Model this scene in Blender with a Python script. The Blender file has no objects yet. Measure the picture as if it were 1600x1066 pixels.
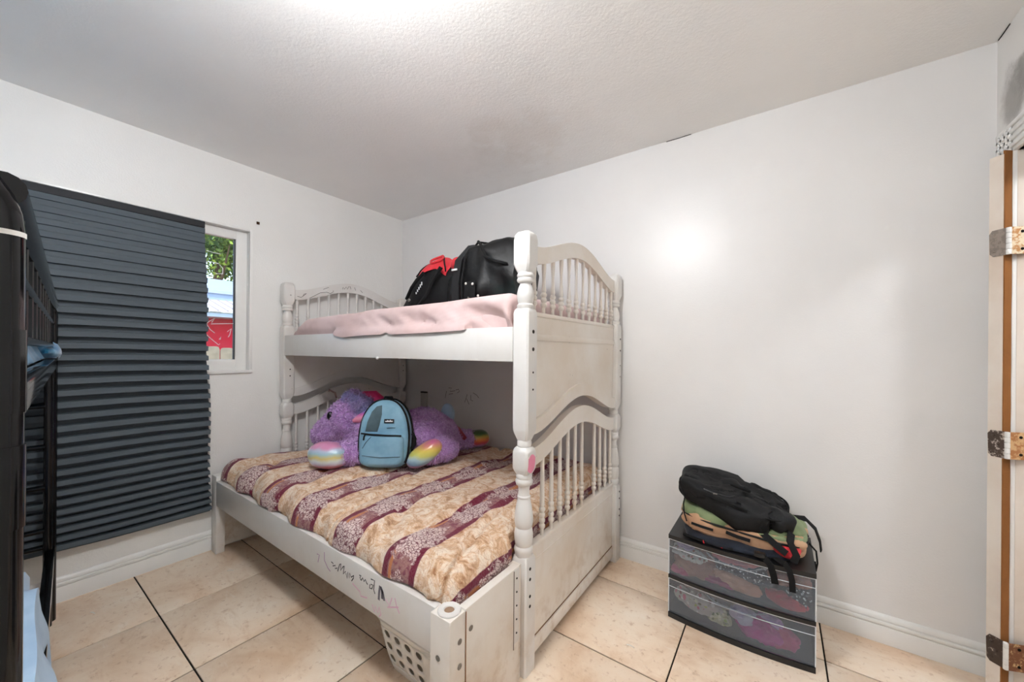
import bpy, bmesh, math, random
from mathutils import Vector, Matrix, Quaternion, noise
PI = math.pi
random.seed(7)
scene = bpy.context.scene
COL = scene.collection

# ------------------------------------------------------------------ camera
CAM_F, CAM_A, CAM_Y0, CAM_RO = 586.1, 0.6179, 548.6, 0.0079
CAM = Vector((2.853, -2.247, 1.239))
_F = Vector((-math.sin(CAM_A), math.cos(CAM_A), 0)); _R = Vector((math.cos(CAM_A), math.sin(CAM_A), 0)); _U = Vector((0, 0, 1))
_X = _R * math.cos(CAM_RO) + _U * math.sin(CAM_RO); _Y = _U * math.cos(CAM_RO) - _R * math.sin(CAM_RO); _Z = -_F
cam = bpy.data.cameras.new('camera'); cam_o = bpy.data.objects.new('camera', cam); COL.objects.link(cam_o)
cam.sensor_fit = 'HORIZONTAL'; cam.sensor_width = 36; cam.lens = 36 * CAM_F / 1600
cam.shift_y = (CAM_Y0 - 533) / 1600; cam.clip_start = 0.02; cam.clip_end = 200
m = Matrix((_X, _Y, _Z)).transposed().to_4x4(); m.translation = CAM
cam_o.matrix_world = m
scene.camera = cam_o

# ------------------------------------------------------------------ world, sun, exposure
scene.view_settings.view_transform = 'Standard'; scene.view_settings.look = 'None'
scene.view_settings.gamma = 1; scene.view_settings.use_curve_mapping = False
scene.view_settings.exposure = 1.16
scene.cycles.max_bounces = 14; scene.cycles.diffuse_bounces = 8; scene.cycles.transparent_max_bounces = 16
world = bpy.data.worlds.new('sky'); scene.world = world; world.use_nodes = True
_nt = world.node_tree; _bg = _nt.nodes['Background']
_sky = _nt.nodes.new('ShaderNodeTexSky'); _sky.sky_type = 'NISHITA'; _sky.sun_disc = False
_sky.sun_elevation = math.radians(52); _sky.sun_rotation = math.radians(120); _sky.air_density = 1.2; _sky.dust_density = 0.6
_nt.links.new(_sky.outputs[0], _bg.inputs[0]); _bg.inputs[1].default_value = 0.32
sun = bpy.data.lights.new('sun', 'SUN'); sun.energy = 2.4; sun.angle = 0.01; sun.color = (1, 0.95, 0.87)
sun_o = bpy.data.objects.new('sun', sun); COL.objects.link(sun_o); sun_o.location = (6, -6, 9)
sun_o.rotation_euler = Vector((-0.55, 0.6, -1.0)).to_track_quat('-Z', 'Y').to_euler()
LAMP = Vector((2.06, -1.95, 2.29)); LAMP_STRENGTH = 66.0
HALL_FILL = 48.0  # strength of the added hallway fill light

# ------------------------------------------------------------------ mesh helpers
class MB:
    """collects geometry in world coordinates; build() links ONE mesh object"""
    def __init__(s, M=None): s.v = []; s.f = []; s.uv = {}; s.M = M
    def add(s, vs, fs):
        o = len(s.v); s.v += [Vector(p) for p in vs]; s.f += [tuple(i + o for i in f) for f in fs]; return o
    def box(s, x0, x1, y0, y1, z0, z1, b=0.0):
        if b <= 0:
            s.add([(x0,y0,z0),(x1,y0,z0),(x1,y1,z0),(x0,y1,z0),(x0,y0,z1),(x1,y0,z1),(x1,y1,z1),(x0,y1,z1)],
                  [(0,3,2,1),(4,5,6,7),(0,1,5,4),(1,2,6,5),(2,3,7,6),(3,0,4,7)]); return s
        bm = bmesh.new(); bmesh.ops.create_cube(bm, size=1)
        for v in bm.verts: v.co = Vector(((x0+x1)/2+v.co.x*(x1-x0), (y0+y1)/2+v.co.y*(y1-y0), (z0+z1)/2+v.co.z*(z1-z0)))
        bmesh.ops.bevel(bm, geom=list(bm.edges), offset=b, segments=2, profile=0.5, affect='EDGES')
        s.bm(bm); return s
    def bm(s, bm):
        bm.verts.ensure_lookup_table(); bm.verts.index_update()
        s.add([v.co.copy() for v in bm.verts], [[v.index for v in f.verts] for f in bm.faces]); bm.free()
    def loft(s, rings, cap=True, closed=True):
        n = len(rings[0]); o = len(s.v)
        for r in rings: s.v += [Vector(p) for p in r]
        for i in range(len(rings)-1):
            for j in range(n if closed else n-1):
                k = (j+1) % n
                s.f.append((o+i*n+j, o+i*n+k, o+(i+1)*n+k, o+(i+1)*n+j))
        if cap:
            s.f.append(tuple(o+j for j in reversed(range(n)))); e = o+(len(rings)-1)*n
            s.f.append(tuple(e+j for j in range(n)))
        return s
    def lathe(s, prof, c=(0,0), n=18, cap=True):
        return s.loft([[(c[0]+r*math.cos(2*PI*j/n), c[1]+r*math.sin(2*PI*j/n), z) for j in range(n)] for r, z in prof], cap)
    def sq(s, prof, c=(0,0), ch=0.006):
        """stack of chamfered square rings (half size, z)"""
        R = []
        for h, z in prof:
            k = min(ch, h*0.3)
            R.append([(c[0]+x, c[1]+y, z) for x, y in ((h-k,-h),(h,-h+k),(h,h-k),(h-k,h),(-h+k,h),(-h,h-k),(-h,-h+k),(-h+k,-h))])
        return s.loft(R)
    def tube(s, path, r, n=10, cap=True, closed=False):
        P = [Vector(p) for p in path]; rr = r if isinstance(r, (list, tuple)) else [r]*len(P)
        rings = []; up = None
        for i, p in enumerate(P):
            a = P[i-1] if (i > 0 or closed) else P[i]; b = P[(i+1) % len(P)] if (i < len(P)-1 or closed) else P[i]
            d = (b-a).normalized() if (b-a).length > 1e-9 else Vector((0,0,1))
            if up is None: up = Vector((0,0,1)) if abs(d.z) < 0.9 else Vector((1,0,0))
            x = d.cross(up)
            if x.length < 1e-6: x = d.cross(Vector((0,1,0)))
            x.normalize(); y = x.cross(d).normalized(); up = y
            rings.append([p + (x*math.cos(2*PI*j/n)+y*math.sin(2*PI*j/n))*rr[i] for j in range(n)])
        if closed: rings.append(rings[0])
        return s.loft(rings, cap and not closed)
    def ribbon(s, path, w, nrm, t=0.0015):
        """flat strap: width w, thickness t, facing nrm"""
        P = [Vector(p) for p in path]; N = [Vector(nrm).normalized()]*len(P) if not isinstance(nrm, list) else [Vector(q).normalized() for q in nrm]
        R = []
        for i, p in enumerate(P):
            d = (P[min(i+1, len(P)-1)]-P[max(i-1, 0)]).normalized(); sd = d.cross(N[i]).normalized()*w/2; q = N[i]*t
            R.append([p-sd, p+sd, p+sd+q, p-sd+q])
        return s.loft(R)
    def prism(s, poly, axis, a, b):
        """extrude closed 2D polygon along axis from a to b; poly coords are the two other axes in order"""
        def P(u, v, w): return {'x': (w,u,v), 'y': (u,w,v), 'z': (u,v,w)}[axis]
        return s.loft([[P(u,v,a) for u,v in poly], [P(u,v,b) for u,v in poly]])
    def grid(s, fn, nu, nv, closed_u=False):
        o = len(s.v)
        for j in range(nv+1):
            for i in range(nu+1): s.v.append(Vector(fn(i/nu, j/nv)))
        for j in range(nv):
            for i in range(nu):
                a = o+j*(nu+1)+i; s.f.append((a, a+1, a+nu+2, a+nu+1))
        return s
    def blob(s, c, r, e=2.0, amp=0.0, fs=6.0, seed=0, nu=28, nv=18, zmin=None, rot=None, fn=None):
        """super-ellipsoid with noise; e>2 boxier"""
        c = Vector(c); sg = lambda a, p: math.copysign(abs(a)**p, a); q = 2.0/e
        o = len(s.v); R = Matrix.Rotation(rot, 3, 'Z') if isinstance(rot, (int, float)) else rot
        for j in range(nv+1):
            ph = -PI/2+PI*j/nv
            for i in range(nu):
                th = 2*PI*i/nu
                d = Vector((sg(math.cos(ph),q)*sg(math.cos(th),q), sg(math.cos(ph),q)*sg(math.sin(th),q), sg(math.sin(ph),q)))
                p = Vector((d.x*r[0], d.y*r[1], d.z*r[2]))
                if amp:
                    k = noise.noise(p*fs+Vector((seed*3.1, seed*1.7, seed)))+0.5*noise.noise(p*fs*2.3+Vector((seed, 9.2, seed*2.2)))
                    p += d.normalized()*amp*k
                if fn: p = fn(p, d)
                if R is not None: p = R @ p
                p = p+c
                if zmin is not None and p.z < zmin: p.z = zmin
                s.v.append(p)
        for j in range(nv):
            for i in range(nu):
                k = (i+1) % nu; s.f.append((o+j*nu+i, o+j*nu+k, o+(j+1)*nu+k, o+(j+1)*nu+i))
        return s
    def build(s, name, mat, parent=None, smooth=True, ang=38, label=None, kind=None, fix=True):
        off = Vector((0,0,0)); p = parent
        while p is not None: off += p.location; p = p.parent
        me = bpy.data.meshes.new(name)
        vs = [(s.M @ v if s.M else v) - off for v in s.v]
        me.from_pydata([tuple(v) for v in vs], [], s.f)
        if fix:
            bm = bmesh.new(); bm.from_mesh(me)
            bmesh.ops.remove_doubles(bm, verts=bm.verts, dist=1e-6)
            bmesh.ops.recalc_face_normals(bm, faces=bm.faces); bm.to_mesh(me); bm.free()
        me.validate()
        if smooth:
            me.shade_smooth(); me.set_sharp_from_angle(angle=math.radians(ang))
        for mm in (mat if isinstance(mat, (list, tuple)) else [mat]): me.materials.append(mm)
        o = bpy.data.objects.new(name, me); COL.objects.link(o)
        if parent: o.parent = parent
        if label: o['label'] = label
        if kind: o['kind'] = kind
        return o
def tag(o, label, cat, group=None):
    o['label'] = label; o['category'] = cat
    if group: o['group'] = group
    return o
def thing(name, label, cat, loc=(0,0,0), group=None):
    o = bpy.data.objects.new(name, None); COL.objects.link(o); o.location = loc; o.empty_display_size = 0.1
    return tag(o, label, cat, group)
def arc(c, r, a0, a1, n, plane='xz', w=0.0):
    out = []
    for i in range(n+1):
        a = a0+(a1-a0)*i/n; u, v = c[0]+r*math.cos(a), c[1]+r*math.sin(a)
        out.append({'xz': (u,w,v), 'yz': (w,u,v), 'xy': (u,v,w)}[plane])
    return out
def smoothstep(a, b, x):
    t = max(0.0, min(1.0, (x-a)/(b-a))); return t*t*(3-2*t)

# ------------------------------------------------------------------ material helpers
def lin(c):
    f = lambda v: v/12.92 if v <= 0.04045 else ((v+0.055)/1.055)**2.4
    return tuple(f(x/255.0) for x in c)+(1.0,)
class NT:
    def __init__(s, name, rough=0.5, spec=0.5, color=None, metal=0.0):
        s.m = bpy.data.materials.new(name); s.m.use_nodes = True; s.t = s.m.node_tree
        s.b = s.t.nodes['Principled BSDF']; s.set(s.b, 'Roughness', rough); s.set(s.b, 'Specular IOR Level', spec); s.set(s.b, 'Metallic', metal)
        if color is not None: s.set(s.b, 'Base Color', color)
    def set(s, n, k, v):
        i = n.inputs[k]
        if isinstance(v, bpy.types.NodeSocket): s.t.links.new(v, i)
        elif isinstance(v, (tuple, list)) and i.type == 'VECTOR': i.default_value = v[:3]
        elif isinstance(v, (tuple, list)): i.default_value = v
        else: i.default_value = v
    def n(s, ty, out=0, props=None, **inp):
        nd = s.t.nodes.new('ShaderNode'+ty)
        for k, v in (props or {}).items(): setattr(nd, k, v)
        for k, v in inp.items():
            key = int(k[1:]) if k[0] == 'i' and k[1:].isdigit() else k.replace('_', ' ')
            s.set(nd, key, v)
        return nd.outputs[out]
    def co(s, which='Object'):
        return s.n('TexCoord', which)
    def M(s, op, a, b=0.0, c=0.0): return s.n('Math', 0, {'operation': op}, i0=a, i1=b, i2=c)
    def noise(s, vec, scale, detail=3.0, rough=0.55, dist=0.0): return s.n('TexNoise', 0, None, Vector=vec, Scale=scale, Detail=detail, Roughness=rough, Distortion=dist)
    def vor(s, vec, scale, feature='F1', rnd=1.0): return s.n('TexVoronoi', 0, {'feature': feature}, Vector=vec, Scale=scale, Randomness=rnd)
    def vorc(s, vec, scale): return s.n('TexVoronoi', 1, {'feature': 'F1'}, Vector=vec, Scale=scale)
    def map(s, vec, scale=(1,1,1), loc=(0,0,0), rot=(0,0,0)): return s.n('Mapping', 0, None, Vector=vec, Scale=scale, Location=loc, Rotation=rot)
    def sep(s, vec):
        nd = s.t.nodes.new('ShaderNodeSeparateXYZ'); s.set(nd, 0, vec); return nd.outputs
    def mix(s, f, a, b, blend='MIX'):
        nd = s.t.nodes.new('ShaderNodeMix'); nd.data_type = 'RGBA'; nd.blend_type = blend
        s.set(nd, 0, f); s.set(nd, 6, a); s.set(nd, 7, b); return nd.outputs[2]
    def ss(s, x, a, b):
        nd = s.t.nodes.new('ShaderNodeMapRange'); nd.interpolation_type = 'SMOOTHSTEP'
        s.set(nd, 0, x); nd.inputs[1].default_value = a; nd.inputs[2].default_value = b; return nd.outputs[0]
    def ramp(s, f, stops):
        nd = s.t.nodes.new('ShaderNodeValToRGB'); s.set(nd, 0, f); e = nd.color_ramp.elements
        while len(e) < len(stops): e.new(0.5)
        for k, (p, c) in enumerate(stops): e[k].position = p; e[k].color = c
        return nd.outputs[0]
    def bump(s, h, strength=0.3, dist=0.01):
        s.set(s.b, 'Normal', s.n('Bump', 0, None, Strength=strength, Distance=dist, Height=h))
    def col(s, c): s.set(s.b, 'Base Color', c); return s
def plain(name, rgb, rough=0.5, spec=0.5, metal=0.0, var=0.06, bump=0.0, bscale=60):
    t = NT(name, rough, spec, None, metal); c = lin(rgb); co = t.co()
    n1 = t.noise(co, 9, 4); d = tuple(x*(1-var*2) for x in c[:3])+(1,); h = tuple(min(1, x*(1+var)) for x in c[:3])+(1,)
    t.col(t.mix(n1, d, h))
    if bump: t.bump(t.noise(co, bscale, 4), bump, 0.004)
    return t.m
def fabric(name, rgb, rgb2=None, rough=0.9, weave=420, bump=0.35, sheen=0.2, var=0.12):
    t = NT(name, rough, 0.25); co = t.co(); c = lin(rgb); c2 = lin(rgb2) if rgb2 else tuple(x*(1-2*var) for x in c[:3])+(1,)
    t.col(t.mix(t.ss(t.noise(co, 7, 5), 0.35, 0.65), c2, c))
    h = t.M('ADD', t.M('MULTIPLY', t.noise(co, weave, 2), 0.35), t.noise(co, 26, 4))
    t.bump(h, bump, 0.004); t.set(t.b, 'Sheen Weight', sheen); return t.m

# walls: off-white paint with fine roller texture
def wall_paint(name, rgb, rough, bstr, stain=None, scale=130):
    t = NT(name, rough, 0.5); co = t.co(); c = lin(rgb)
    base = t.mix(t.ss(t.noise(co, 1.3, 5), 0.3, 0.75), tuple(x*0.94 for x in c[:3])+(1,), c)
    if stain:
        for (p, rad, rgb2, amt) in stain:
            d = t.n('VectorMath', 'Value', {'operation': 'DISTANCE'}, i0=t.map(co, (1,1,1)), i1=p)
            k = t.M('ADD', t.M('DIVIDE', d, rad), t.M('MULTIPLY', t.M('SUBTRACT', t.noise(co, 6, 6, 0.65), 0.5), 2.2))
            base = t.mix(t.M('MULTIPLY', t.ss(k, 1.0, 0.25), amt), base, lin(rgb2))
    sp = t.ss(t.vor(co, 5.5), 0.022, 0.012)
    sp = t.M('MULTIPLY', sp, t.ss(t.noise(co, 1.7, 2), 0.58, 0.64))
    base = t.mix(t.M('MULTIPLY', sp, 0.75), base, lin((70, 62, 55)))
    t.col(base)
    h = t.M('ADD', t.noise(co, scale, 3, 0.6), t.M('MULTIPLY', t.noise(co, scale*0.22, 3), 0.8))
    t.bump(h, bstr, 0.006); return t.m
WALL = wall_paint('wall paint', (232, 231, 230), 0.33, 0.09)
WALL_L = wall_paint('wall paint rough', (233, 232, 229), 0.42, 0.25)
CEIL = wall_paint('ceiling paint', (244, 243, 241), 0.46, 0.22, [((1.68,-0.50,2.44), 0.34, (208,194,180), 0.22), ((1.38,-0.40,2.44), 0.30, (200,196,190), 0.18)], 90)
TRIM = plain('gloss trim paint', (232, 231, 228), 0.3, 0.5, var=0.03)
def painted_wood(name, rgb, dirt, amt):
    t = NT(name, 0.36, 0.5); co = t.co(); c = lin(rgb)
    base = t.mix(t.ss(t.noise(co, 2.2, 5, 0.6), 0.35, 0.75), c, t.mix(0.5, c, lin(dirt)))
    drip = t.noise(t.map(co, (9, 9, 1.3)), 1.0, 5, 0.65)
    base = t.mix(t.M('MULTIPLY', t.ss(drip, 0.55, 0.85), amt*0.7), base, lin(dirt))
    z = t.sep(co)[2]
    low = t.M('MULTIPLY', t.ss(t.noise(co, 11, 5, 0.65), 0.45, 0.7), t.M('MULTIPLY', t.ss(z, 0.42, 0.02), amt*0.9))
    base = t.mix(low, base, lin((176, 146, 112)))
    chip = t.M('MULTIPLY', t.ss(t.vor(t.map(co, (1,1,0.7)), 26), 0.085, 0.055), t.ss(t.noise(co, 4.3, 2), 0.60, 0.66))
    base = t.mix(t.M('MULTIPLY', chip, 0.8), base, lin((96, 72, 54)))
    t.col(base); t.bump(t.noise(co, 75, 3), 0.05, 0.004); return t.m
BEDW = painted_wood('white bed paint', (222, 220, 217), (200, 190, 178), 0.30)
BEDD = painted_wood('scuffed bed paint', (230, 225, 218), (204, 182, 154), 0.65)
RAWWOOD = plain('raw brown wood', (150, 98, 52), 0.8, 0.2, var=0.2, bump=0.3, bscale=120)
BLACK = plain('black plastic', (22, 22, 24), 0.38, 0.5)
CHROME = plain('dull steel', (150, 146, 140), 0.4, 0.5, 0.9, 0.15)
DARK = plain('dark gap', (28, 24, 20), 0.9, 0.1)

def tile_mat():
    t = NT('beige floor tile', 0.3, 0.5); co = t.co('Object'); rnd = t.n('ObjectInfo', 'Random')
    cb = t.n('CombineXYZ', 0, None, X=t.M('MULTIPLY', rnd, 40.0), Y=t.M('MULTIPLY', rnd, 17.0), Z=0.0)
    v = t.n('VectorMath', 0, {'operation': 'ADD'}, i0=co, i1=cb)
    n1 = t.noise(v, 3.2, 6, 0.62, 0.6); n2 = t.noise(t.map(v, (6, 16, 1), rot=(0,0,0.5)), 1.0, 6, 0.7, 0.8); n3 = t.noise(v, 34, 4, 0.7)
    c = t.ramp(n1, [(0.28, lin((217, 184, 152))), (0.5, lin((238, 216, 192))), (0.75, lin((246, 232, 214)))])
    c = t.mix(t.M('MULTIPLY', t.ss(n2, 0.5, 0.75), 0.5), c, lin((204, 166, 130)))
    c = t.mix(t.M('MULTIPLY', t.ss(n2, 0.42, 0.25), 0.5), c, lin((248, 238, 226)))
    c = t.mix(t.M('MULTIPLY', t.ss(n3, 0.55, 0.70), 0.5), c, lin((178, 134, 98)))
    t.col(c); t.bump(t.noise(v, 14, 4), 0.04, 0.004); t.set(t.b, 'Roughness', t.M('ADD', 0.24, t.M('MULTIPLY', n1, 0.25))); return t.m
TILE = tile_mat()
GROUT = plain('dark grout', (44, 38, 33), 0.9, 0.1)

def struct(name, mb, mat, **k):
    o = mb.build(name, mat, **k); o['kind'] = 'structure'; return o

# ------------------------------------------------------------------ room shell
XR, YB, H = 3.53, -3.45, 2.44
WT = 0.14
floor = struct('floor', MB().box(-0.14, XR+0.14, YB-0.14, 0.14, -0.12, -0.004), GROUT)
S = 0.498; tiles = {}
xs = [0.0]+[0.026+k*S for k in range(8)]+[XR]; ys = [YB]+[-1.771+k*S for k in range(-3, 4)]+[0.0]
def clean(a): return [a[0]]+[q for q in a[1:-1] if a[0]+0.004 < q < a[-1]-0.004]+[a[-1]]
xs, ys = clean(xs), clean(ys); G = 0.0030
for i in range(len(xs)-1):
    for j in range(len(ys)-1):
        w, d = xs[i+1]-xs[i]-2*G, ys[j+1]-ys[j]-2*G
        if w < 0.01 or d < 0.01: continue
        key = (round(w, 3), round(d, 3))
        if key not in tiles:
            o = MB().box(-w/2, w/2, -d/2, d/2, -0.006, 0.0, 0.0012).build('tile', TILE, None); tiles[key] = o
        else:
            o = tiles[key].copy(); COL.objects.link(o)
        o.location = ((xs[i]+xs[i+1])/2, (ys[j]+ys[j+1])/2, 0); o.parent = floor
ceiling = struct('ceiling', MB().box(-WT, XR+WT, YB-WT, WT, H, H+0.12), CEIL)
WY0, WY1, WZ0, WZ1 = -2.62, -1.235, 1.098, 2.012
wl = MB(); wl.box(-WT, 0, YB, WY0, 0, H); wl.box(-WT, 0, WY1, 0, 0, H); wl.box(-WT, 0, WY0, WY1, 0, WZ0); wl.box(-WT, 0, WY0, WY1, WZ1, H)
wall_left = struct('wall_left', wl, WALL_L)
wall_right = struct('wall_right', MB().box(-WT, XR+WT, 0, WT, 0, H), WALL)
wall_back = struct('wall_back', MB().box(-WT, XR+WT, YB-WT, YB, 0, H), WALL)
DY0, DY1, DH = -0.93, -0.16, 1.955
wd = MB(); wd.box(XR, XR+WT, YB, DY0, 0, H); wd.box(XR, XR+WT, DY1, 0, 0, H); wd.box(XR, XR+WT, DY0, DY1, DH, H)
wall_door = struct('wall_door', wd, wall_paint('wall paint smudged', (222, 221, 218), 0.36, 0.1, [((3.53,-0.13,2.16), 0.13, (120,116,110), 0.75), ((3.53,-0.2,2.2), 0.10, (110,106,100), 0.7)]))
# hallway beyond the doorway
hall = MB(); hall.box(XR+WT+1.2, XR+WT+1.3, -2.2, 0.9, 0, H); hall.box(XR+WT, XR+WT+1.3, 0.8, 0.9, 0, H); hall.box(XR+WT, XR+WT+1.3, -2.3, -2.2, 0, H)
wall_hall = struct('wall_hall', hall, WALL)
struct('floor_hall', MB().box(XR+WT, XR+WT+1.3, -2.3, 0.9, -0.12, -0.002), TILE)
struct('ceiling_hall', MB().box(XR+WT, XR+WT+1.3, -2.3, 0.9, H, H+0.12), CEIL)
# baseboards with stepped profile
def bb_prof(s):  # (depth from wall, z)
    return [(0,0),(0.017*s,0),(0.017*s,0.070),(0.015*s,0.073),(0.011*s,0.074),(0.011*s,0.077),(0.017*s,0.079),(0.018*s,0.085),(0.016*s,0.091),(0.009*s,0.093),(0.009*s,0.096),(0.013*s,0.098),(0.011*s,0.108),(0.006*s,0.117),(0,0.120)]
struct('baseboard_left', MB().prism([(d, z) for d, z in bb_prof(1)], 'y', YB, 0.0), TRIM)
b2 = MB(); b2.loft([[(x, d, z) for d, z in bb_prof(-1)] for x in (0.0, XR)]); struct('baseboard_right', b2, TRIM)
struct('baseboard_door', MB().box(XR-0.014, XR, YB, DY0-0.09, 0, 0.118, 0.003), TRIM)
struct('baseboard_back', MB().box(0, XR, YB, YB+0.014, 0, 0.118, 0.003), TRIM)
for a, b in (((2.324,-0.001,2.4375), (2.454,-0.001,2.4385)),):
    MB().tube([a, ((a[0]+b[0])/2, -0.001, 2.4372), b], 0.0016, 5).build('crack', DARK, wall_right)
MB().tube([(3.5285,-0.012,2.4385), (3.528,-0.05,2.437), (3.5285,-0.1,2.4385)], 0.0016, 5).build('crack', DARK, wall_door)
# door frame: casing, jamb, stop
dr = thing('door_1', 'white fluted casing of the doorway by the corner', 'doorway', (XR, DY1, 0)); dr['kind'] = 'structure'
for nm, y0, y1 in (('casing_side', DY1, -0.045), ('casing_side', DY0-0.1, DY0)):
    c = MB(); c.box(XR-0.012, XR, y0, y1, 0, 2.05, 0.002)
    for k in range(4):
        yy = y0+0.014+k*(y1-y0-0.028)/3; c.box(XR-0.018, XR-0.010, yy-0.008, yy+0.008, 0, 2.045, 0.003)
    c.build(nm, TRIM, dr)
c = MB(); c.box(XR-0.012, XR, DY0-0.1, -0.045, DH, 2.055, 0.002)
for k in range(4): c.box(XR-0.018, XR-0.010, DY0-0.1, -0.047, DH+0.012+k*0.025, DH+0.027+k*0.025, 0.003)
c.build('casing_head', TRIM, dr)
DOORP = painted_wood('old door paint', (230, 222, 212), (190, 160, 130), 0.6)
MB().box(XR-0.001, XR+WT+0.002, DY1-0.001, DY1+0.012, 0, DH, 0.001).build('jamb', DOORP, dr)
MB().box(XR-0.001, XR+WT+0.002, DY0-0.012, DY0+0.001, 0, DH, 0.001).build('jamb', DOORP, dr)
MB().box(XR-0.001, XR+WT+0.002, DY0, DY1, DH, DH+0.012).build('jamb_head', DOORP, dr)

# ------------------------------------------------------------------ window
win = thing('window_1', 'white framed window with a scratched pane beside the black shade', 'window', (0, WY1, WZ0)); win['kind'] = 'structure'
t = MB()
t.box(-0.002, 0.007, WY1, WY1+0.018, WZ0-0.014, WZ1+0.015, 0.002); t.box(-0.002, 0.007, WY0-0.018, WY0, WZ0-0.014, WZ1+0.015, 0.002)
t.box(-0.002, 0.007, WY0, WY1, WZ1, WZ1+0.015, 0.002)
t.build('window_trim', TRIM, win)
MB().box(-0.06, 0.016, WY0-0.018, WY1+0.018, WZ0-0.016, WZ0+0.002, 0.003).build('window_sill', TRIM, win)
FX0, FX1 = -0.075, -0.04
fr = MB()
fr.box(FX0, FX1, WY1-0.062, WY1, WZ0, WZ1, 0.003); fr.box(FX0, FX1, WY0, WY0+0.062, WZ0, WZ1, 0.003)
fr.box(FX0+0.002, FX1-0.002, WY0+0.061, WY1-0.061, WZ1-0.058, WZ1-0.0005, 0.003); fr.box(FX0+0.002, FX1-0.002, WY0+0.061, WY1-0.061, WZ0+0.0005, WZ0+0.072, 0.003)
fr.box(FX0+0.003, FX1-0.003, -2.0, -1.94, WZ0+0.071, WZ1-0.057, 0.003)
fo = fr.build('window_frame', TRIM, win)
MB().box(FX0+0.004, FX1-0.008, WY1-0.068, WY1-0.0605, WZ0+0.07, WZ1-0.056).build('gasket', plain('grey gasket', (70,70,72), 0.7), fo)
gl = NT('window glass'); gt = gl.t
tr = gt.nodes.new('ShaderNodeBsdfTransparent'); gs = gt.nodes.new('ShaderNodeBsdfGlossy'); gs.inputs['Roughness'].default_value = 0.03
fz = gt.nodes.new('ShaderNodeFresnel'); fz.inputs[0].default_value = 1.45; mx = gt.nodes.new('ShaderNodeMixShader')
tr.inputs[0].default_value = (0.96, 0.97, 0.98, 1)
gt.links.new(fz.outputs[0], mx.inputs[0]); gt.links.new(tr.outputs[0], mx.inputs[1]); gt.links.new(gs.outputs[0], mx.inputs[2])
gt.links.new(mx.outputs[0], gt.nodes['Material Output'].inputs[0])
GLASS = gl.m
for y0, y1 in ((-1.94, WY1-0.06), (WY0+0.06, -2.0)):
    pane = MB().box(-0.058, -0.054, y0, y1, WZ0+0.07, WZ1-0.056).build('pane', GLASS, win)
    if y1 > -1.5: PANE = pane
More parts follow.
